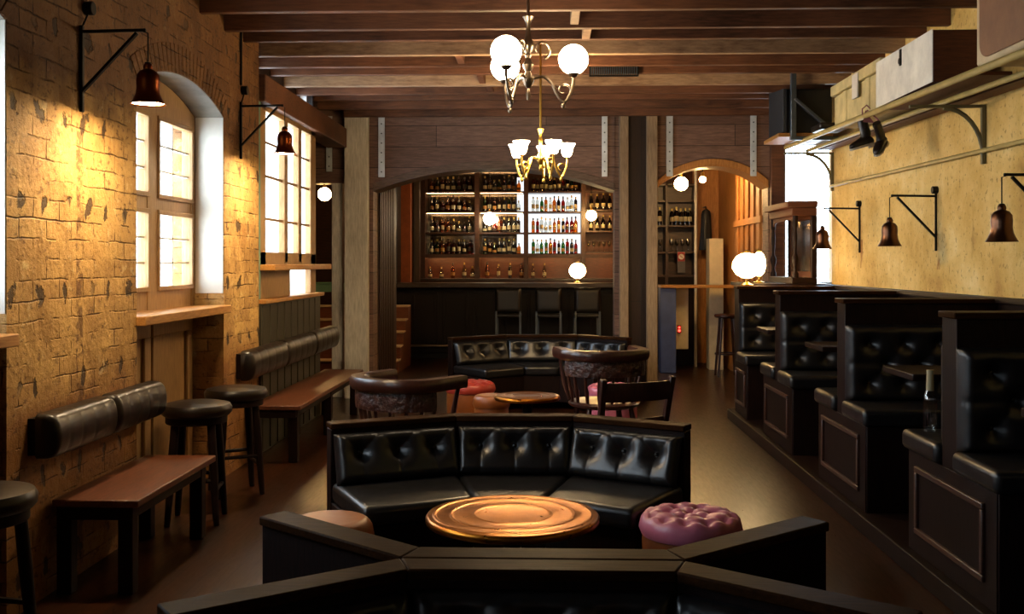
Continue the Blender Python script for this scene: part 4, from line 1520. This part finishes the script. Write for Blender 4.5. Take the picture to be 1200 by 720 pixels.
# pair of boots hung by the laces from the rail
def boot(parent, c, yaw, tilt):
    mtx = Matrix.Translation(c) @ Matrix.Rotation(yaw, 4, 'Z') @ Matrix.Rotation(tilt, 4, 'Y')
    secs = [(-.0, 0.13, .036, .046), (0, .06, .037, .048), (.0, .0, .040, .052), (.012, -.03, .042, .056)]
    v, f = [], []
    n = 14
    for x, z_, rx, ry in secs:
        for k in range(n):
            a = 2 * PI * k / n
            v.append(mtx @ Vector((x + ry * math.cos(a), rx * math.sin(a), z_)))
    for i in range(len(secs) - 1):
        for k in range(n):
            f.append((i * n + k, (i + 1) * n + k, (i + 1) * n + (k + 1) % n, i * n + (k + 1) % n))
    f.append(tuple(range(n)))
    f.append(tuple((len(secs) - 1) * n + k for k in range(n - 1, -1, -1)))
    sh = MB(); sh.add(v, f)
    # foot
    v, f = [], []
    fs = [(-.05, .030, .045), (-.03, .040, .075), (.03, .042, .09), (.09, .044, .07), (.14, .043, .055), (.175, .03, .04), (.188, .008, .018)]
    for x, w, h in fs:
        for k in range(n):
            a = 2 * PI * k / n
            v.append(mtx @ Vector((x, w * math.cos(a), -.10 + h * .5 + h * .5 * math.sin(a) + .0)))
    for i in range(len(fs) - 1):
        for k in range(n):
            f.append((i * n + k, i * n + (k + 1) % n, (i + 1) * n + (k + 1) % n, (i + 1) * n + k))
    f.append(tuple(range(n - 1, -1, -1)))
    f.append(tuple((len(fs) - 1) * n + k for k in range(n)))
    sh.add(v, f)
    b = sh.build('boot_upper', M['boot'], parent, sharp=70)
    pl = [(-.055, -.03), (0, -.042), (.06, -.038), (.13, -.045), (.18, -.03), (.192, 0), (.18, .03), (.13, .045), (.06, .038), (0, .042), (-.055, .03)]
    so = MB()
    tmp = MB().prism(pl, -.118, -.10)
    so.add([mtx @ Vector(p) for p in tmp.v], tmp.f)
    tmp = MB().box(-.055, .0, -.032, .032, -.14, -.118)
    so.add([mtx @ Vector(p) for p in tmp.v], tmp.f)
    so.build('boot_sole', M['sole'], parent, .004)
root = thing('hanging_boots', 'pair of old dark boots hung by pink laces from the shelf rail', 'boots', (2.42, 8.1, 2.35))
boot(root, Vector((2.40, 8.14, 2.47)), R(186), R(16))
boot(root, Vector((2.49, 8.00, 2.44)), R(228), R(38))
mb = MB()
mb.tube([(2.40, 8.13, 2.685), (2.395, 8.14, 2.66), (2.40, 8.14, 2.58)], .008, 6)
mb.tube([(2.40, 8.10, 2.685), (2.45, 8.04, 2.62), (2.49, 8.0, 2.56)], .008, 6)
mb.tube([(2.363, 8.115, 2.64), (2.360, 8.115, 2.70), (2.40, 8.115, 2.735), (2.435, 8.115, 2.70)], .007, 6)
mb.prism([(2.395, 2.66), (2.36, 2.575), (2.47, 2.565)], 8.10, 8.11, 'y')
mb.build('laces', M['lace'], root)
root.scale = (.8, .8, .8)
root.location = (2.42, 7.76, 2.425)
# dark block lying across the rails
root = thing('wooden_block', 'dark rounded block lying across the rails beside the loudspeaker', 'block', (2.5, 9.15, 2.70))
MB().box(2.38, 2.63, 9.0, 9.32, 2.716, 2.775).build('block_body', M['boot'], root, .02, 3)
# paint-worn strut panel above the boxes on the wall: the wall itself shows

# ================================================================ the bar
root = thing('bar_counter', 'long dark timber bar counter under the bottle shelves', 'counter', (-.6, 16.75, 0))
MB().box(-2.30, 1.28, 16.45, 16.95, .1, 1.15).build('counter_front', M['bar'], root, .004)
MB().box(-2.26, 1.28, 16.50, 16.95, 0, .1).build('kick_board', M['iron'], root)
MB().box(-2.42, 1.32, 16.2, 17.0, 1.15, 1.225).build('counter_top', M['bar_top'], root, .012)
for k in range(7):
    x = -2.2 + k * .5
    mb = MB()
    rect_frame(mb, 0, .02, x + .03, x + .45, .2, 1.08, .05)
    fr = MB()
    fr.add([(a[1], 16.435 + a[0], a[2]) for a in mb.v], [tuple(reversed(q)) for q in mb.f])
    fr.build('front_panel', M['bar'], root, .004)
MB().box(-2.42, -2.30, 16.45, 16.57, 0, 1.15).build('corner_post', M['bar'], root, .006)
MB().tube([(-2.2, 16.36, .22), (1.2, 16.36, .22)], .022, 10).build('foot_rail', M['old_brass'], root)


def back_stool(label, x, y):
    root = thing('bar_chair', label, 'stool', (0, 0, 0), 'high backed bar stools at the counter')
    MB().box(-.2, .2, -.19, .19, .70, .76).build('seat', M['leather'], root, .02, 3)
    mb = MB().tuft((-.2, -.165, .77), (1, 0, 0), (0, 0, 1), .40, .39, .03, [], 12, 10)
    mb.box(-.2, .2, -.165, -.14, .77, 1.16)
    mb.build('backrest', M['leather'], root, sharp=60)
    for s in (-1, 1):
        MB().bar((s * .185, -.20, 0), (s * .185, -.185, .80), .032, .032, (1, 0, 0)).build('rear_leg', M['grey_steel'], root, .003)
        MB().bar((s * .185, .17, 0), (s * .18, .16, .71), .032, .032, (1, 0, 0)).build('front_leg', M['grey_steel'], root, .003)
        MB().bar((s * .185, -.17, .3), (s * .185, .16, .3), .02, .02).build('stretcher', M['dark'], root)
    MB().bar((-.185, .16, .25), (.185, .16, .25), .02, .02).build('foot_bar', M['steel'], root)
    root.location = (x, y, 0)
    return root
b0 = back_stool('leather backed bar stool, leftmost of the three at the counter', -.585, 15.95)
dup(b0, (.045, 15.95, 0), R(-3), 'leather backed bar stool, middle of the three at the counter')
dup(b0, (.63, 15.95, 0), R(2), 'leather backed bar stool, rightmost of the three at the counter')

# back bar carcass
root = thing('back_bar', 'tall bottle shelving filling the wall behind the bar counter', 'shelving', (-.45, 18.5, 0))
SX = [-2.20, -1.235, -.36, .66, 1.75]
YF, YK = 18.25, 18.66
SZ = [1.70, 2.09, 2.465, 2.825]
MB().box(-2.25, 1.80, 18.2, 18.7, 0, 1.23).build('lower_cupboard', M['back_panel'], root, .004)
MB().box(-2.27, 1.82, 18.1, 18.7, 1.23, 1.27).build('work_top', M['bar_top'], root, .006)
for x in SX:
    MB().box(x - .04, x + .04, YF - .02, YK, 1.27, 3.25).build('upright', M['shelf'], root, .004)
MB().box(-2.27, 1.8, YF - .05, YK, 3.25, 3.4).build('cornice', M['shelf'], root, .006)
for i in range(4):
    xa, xb = SX[i] + .04, SX[i + 1] - .04
    for z in (SZ if i < 3 else [1.75, 2.12, 2.5, 2.85]):
        MB().box(xa, xb, YF, YK - .02, z - .03, z).build('shelf', M['shelf'], root, .003)
    if i == 2:
        MB().box(xa, xb, YK - .015, YK, 1.72, 2.83).build('lit_panel', M['backlight'], root)
        MB().box(xa, xb, YK - .015, YK, 1.27, 1.69).build('back_board', M['back_panel'], root)
        MB().box(xa, xb, YK - .015, YK, 2.83, 3.25).build('back_board', M['back_panel'], root)
    elif i == 1:
        MB().box(xb - .13, xb, YK - .015, YK, 1.72, 3.1).build('lit_panel', M['backlight'], root)
        MB().box(xa, xb - .13, YK - .015, YK, 1.70, 3.25).build('mirror_back', M['mirror'], root)
        MB().box(xa, xb, YK - .015, YK, 1.27, 1.69).build('back_board', M['back_panel'], root)
    elif i == 0:
        MB().box(xa, xb, YK - .015, YK, 1.70, 3.25).build('mirror_back', M['mirror'], root)
        MB().box(xa, xb, YK - .015, YK, 1.27, 1.69).build('back_board', M['back_panel'], root)
    else:
        MB().box(xa, xb, YK - .015, YK, 1.27, 3.25).build('back_board', M['back_panel'], root)


for i in range(4):
    MB().box(SX[i] + .04, SX[i + 1] - .04, YF - .012, YF, 1.635, 1.70).build('shelf_lip', M['shelf'], root, .002)  # added lip that hides the fill strip from view
    MB().box(SX[i] + .06, SX[i + 1] - .06, YF + .02, YF + .035, 1.655, 1.668).build('added_fill_strip', M['fill_glow_low'], root)  # added glow to brighten the boards over the work top
for i in (0, 1):
    for z in (2.43, 2.79, 3.22):
        MB().box(SX[i] + .06, SX[i + 1] - .06, YF + .02, YF + .03, z, z + .006).build('added_fill_strip', M['strip'], root)  # added glow to brighten the bottles and their labels


def bottle_mesh(kind, shape):
    """0 tall shouldered, 1 wine, 2 squat, 3 square-shouldered tall; glass + label + cap in one mesh"""
    prof = [
        [(.001, 0), (.036, 0), (.038, .006), (.038, .17), (.032, .195), (.014, .225), (.013, .285)],
        [(.001, 0), (.035, 0), (.037, .006), (.037, .18), (.030, .205), (.0145, .23), (.0135, .30)],
        [(.001, 0), (.038, 0), (.041, .008), (.041, .12), (.036, .15), (.016, .175), (.015, .215)],
        [(.001, 0), (.033, 0), (.034, .006), (.034, .21), (.03, .222), (.014, .232), (.013, .275)]][shape]
    top = prof[-1][1]
    mb = MB()
    mb.lathe(prof + [(.001, top)], (0, 0, 0), 12)
    mb.cur = 1
    r = prof[2][0] + .0008
    zt = prof[3][1]
    mb.lathe([(r, zt * .3), (r, zt * .68)], (0, 0, 0), 12, False)
    mb.cur = 2
    mb.lathe([(.0155, top - .03), (.0155, top + .012), (.001, top + .013)], (0, 0, 0), 10)
    return mb
PROTO = {}
def bottle(kind, shape, x, y, z, label, group):
    key = (kind, shape)
    if key not in PROTO:
        o = bottle_mesh(kind, shape).build('bottle', [BOTTLE[kind], M[{'amber': ('paper_gold', 'paper')[shape % 2], 'clear': 'paper', 'dark': 'paper', 'green': 'paper_gold', 'red': 'paper_dark'}[kind]], M[{'amber': 'paper_dark', 'clear': 'foil', 'dark': 'foil', 'green': 'foil', 'red': 'paper_dark'}[kind]]], None, sharp=50)
        PROTO[key] = o
    else:
        o = PROTO[key].copy()
        COL.objects.link(o)
    o.location = (x, y, z + .002)
    o.rotation_euler = (0, 0, random.random() * 6)
    s = random.uniform(.86, .98)
    o.scale = (s, s, s)
    return tag(o, label, 'bottle', group)
BAYN = ['left bay', 'middle bay', 'backlit bay', 'right end bay']
SHN = ['lowest', 'second lowest', 'second highest', 'highest']
for b in range(4):
    xa, xb = SX[b] + .09, SX[b + 1] - .09
    if b == 3:
        xb = 1.30
    for s in range(4):
        zz = (SZ if b < 3 else [1.75, 2.12, 2.5, 2.85])[s]
        n = (8, 8, 11, 5)[b]
        if b == 3 and s in (0, 3):
            continue
        for k in range(n):
            kind = random.choice(['amber', 'amber', 'dark', 'clear', 'green', 'red', 'amber'] if s != 1 else ['amber', 'dark', 'clear', 'clear', 'red'])
            if b == 3: kind = 'dark'
            shp = random.choice([0, 0, 1, 2, 3] if b != 2 else [0, 3])
            if b == 3: shp = 1
            x = xa + (xb - xa) * (k + random.uniform(.45, .55)) / n
            bottle(kind, shp, x, random.uniform(18.38, 18.44), zz,
                   '%s glass bottle, %s from left on the %s shelf, %s' % (kind, ORD[k], SHN[s], BAYN[b]), 'bottles on the back bar shelves')
for k in range(11):
    x = -2.08 + k * .205 + (-.06 if k == 4 else 0)
    kind = random.choice(['amber', 'dark', 'clear'])
    bottle(kind, random.choice([0, 2, 3]), x, 18.3, 1.27, '%s glass bottle, %s from left standing on the back bar work top' % (kind, ORD[k]), 'bottles on the back bar work top')

# wine glasses on the right end bay
gm = MB().lathe([(.001, 0), (.032, 0), (.03, .004), (.004, .012), (.004, .08), (.02, .095), (.035, .125), (.036, .15), (.03, .185), (.029, .185), (.034, .15), (.033, .126), (.018, .098), (.001, .09)], (0, 0, 0), 14)
g0 = None
for k in range(6):
    o = gm.build('wine_glass', BOTTLE['clear'], None) if g0 is None else g0.copy()
    if g0 is None: g0 = o
    else: COL.objects.link(o)
    o.location = (.76 + k * .092, 18.38, 1.752)
    tag(o, 'stemmed wine glass, %s from left in the right end bay behind the bar' % ORD[k], 'glass', 'wine glasses on the right end bay')

# ---------------------------------------------------------------- through the smaller arch
root = thing('wine_shelf', 'dark wine shelving seen through the smaller arch', 'shelving', (1.95, 15.8, 0))
mb = MB()
for x in (1.55, 1.83, 2.27):
    mb.box(x - .02, x + .02, 15.6, 15.95, 0, 2.75)
mb.build('upright', M['shelf'], root, .003)
for z in (1.36, 1.72, 2.12, 2.5, 2.75):
    MB().box(1.53, 2.29, 15.6, 15.95, z - .03, z).build('shelf', M['shelf'], root, .003)
MB().box(1.53, 2.29, 15.93, 15.96, 0, 2.75).build('back_board', M['shelf'], root)
MB().box(1.53, 2.29, 15.62, 15.93, 0, 1.33).build('lower_cupboard', M['dark'], root)
for k in range(7):
    x = 1.645 + k * .09 if k < 2 else 1.92 + (k - 2) * .068
    bottle('dark', 3, x, 15.72, 1.72 + .40 - .0, 'dark wine bottle with pale label, %s from left through the smaller arch' % ORD[k], 'wine bottles through the smaller arch').location.z = 2.122
for k in range(6):
    o = g0.copy(); COL.objects.link(o)
    o.location = (1.66 + k * .085 if k < 2 else 1.91 + (k - 2) * .085, 15.72, 1.722)
    tag(o, 'stemmed glass, %s from left on the wine shelf through the smaller arch' % ORD[k], 'glass', 'glasses on the wine shelf')
root = thing('notice_sign', 'small red and grey notice with a white roundel, through the smaller arch', 'sign', (2.06, 15.58, 1.4))
MB().box(1.985, 2.105, 15.585, 15.60, 1.40, 1.72).build('sign_plate', M['sign_grey'], root, .002)
MB().box(1.992, 2.098, 15.578, 15.586, 1.57, 1.71).build('red_field', M['sign_red'], root)
MB().tube([(2.045, 15.579, 1.64), (2.045, 15.572, 1.64)], .042, 20).build('white_roundel', M['white'], root)
mb = MB()
mb.bar((2.02, 15.570, 1.665), (2.07, 15.570, 1.615), .006, .012, (0, 1, 0)).box(2.03, 2.06, 15.568, 15.572, 1.636, 1.644)
mb.build('sign_symbol', M['sign_red'], root)

root = thing('service_counter', 'pale edged service counter across the smaller arch', 'counter', (2.1, 14.5, 0))
MB().box(1.60, 2.655, 14.35, 14.75, 1.195, 1.235).build('counter_top', M['pine'], root, .006)
MB().box(1.60, 1.82, 14.4, 14.7, 0, 1.195).build('end_support', M['daylit_panel'], root, .01)
MB().box(1.78, 2.02, 14.62, 14.72, .32, 1.19).build('side_cabinet', M['cream'], root, .01)
root = thing('fire_point', 'red lit indicator below the service counter', 'indicator', (1.9, 14.6, .55))
MB().box(1.86, 1.915, 14.59, 14.618, .55, .66).build('case', M['sign_red'], root, .004)
MB().tube([(1.887, 14.589, .585), (1.887, 14.58, .585)], .018, 12).build('lit_lens', M['red_light'], root)
MB().tube([(1.887, 14.589, .63), (1.887, 14.58, .63)], .014, 12).build('lit_lens', M['red_light'], root)
struct('wall_service', MB().box(2.32, 2.66, 15.9, 16.0, 0, CEIL), M['orange_board'])
mb = MB().box(2.52, 2.60, 12.0, 13.7, 0, CEIL)
for k in range(5):
    mb.box(2.495, 2.52, 12.1 + k * .33, 12.17 + k * .33, 0, 2.9)
mb.box(2.485, 2.52, 12.0, 13.7, 2.02, 2.10)
struct('wall_boarded', mb, M['orange_board'], 0.004)
struct('wall_pillar', MB().box(2.36, 2.56, 14.9, 15.2, 0, 1.9), M['cream'])
o = MB().tube([(2.22, 15.3, 0), (2.22, 15.3, CEIL)], .022, 10).build('service_pole', M['white'], None)
tag(o, 'thin pale pole behind the smaller arch', 'pole')

root = thing('wooden_stool', 'tall wooden stool under the service counter through the smaller arch', 'stool', (0, 0, 0))
MB().lathe([(.001, .80), (.15, .80), (.17, .815), (.17, .84), (.15, .85), (.001, .852)], (0, 0, 0), 24).build('seat', M['chair_wood'], root)
for k in range(4):
    a = PI / 4 + k * PI / 2
    MB().tube([(.11 * math.cos(a), .11 * math.sin(a), .80), (.19 * math.cos(a), .19 * math.sin(a), 0)], [.018, .016], 8).build('leg', M['chair_wood'], root)
MB().lathe([(.155, .3), (.165, .3), (.165, .32), (.155, .32), (.155, .3)], (0, 0, 0), 20, False).build('foot_ring', M['chair_wood'], root)
root.location = (2.46, 14.05, 0)

root = thing('dark_coat', 'dark coat hanging beside the pale pole through the smaller arch', 'coat', (2.42, 15.6, 1.72))
v, f = [], []
n = 28
for z, w, d in ((2.36, .02, .02), (2.33, .06, .04), (2.27, .075, .05), (2.1, .08, .055), (1.9, .09, .06), (1.76, .10, .065), (1.74, .095, .06)):
    for k in range(n):
        a = 2 * PI * k / n
        q = 1 + .10 * math.sin(a * 6) * (2.36 - z) * 2
        v.append((2.42 + w * q * math.cos(a), 15.6 + d * q * math.sin(a), z))
for i in range(6):
    for k in range(n):
        f.append((i * n + k, (i + 1) * n + k, (i + 1) * n + (k + 1) % n, i * n + (k + 1) % n))
mb = MB(); mb.add(v, f)
mb.build('coat_body', M['speaker'], root, sharp=70)
MB().tube([(2.42, 15.9, 2.40), (2.42, 15.62, 2.40), (2.42, 15.6, 2.34)], .008, 6).build('hook', M['iron'], root)
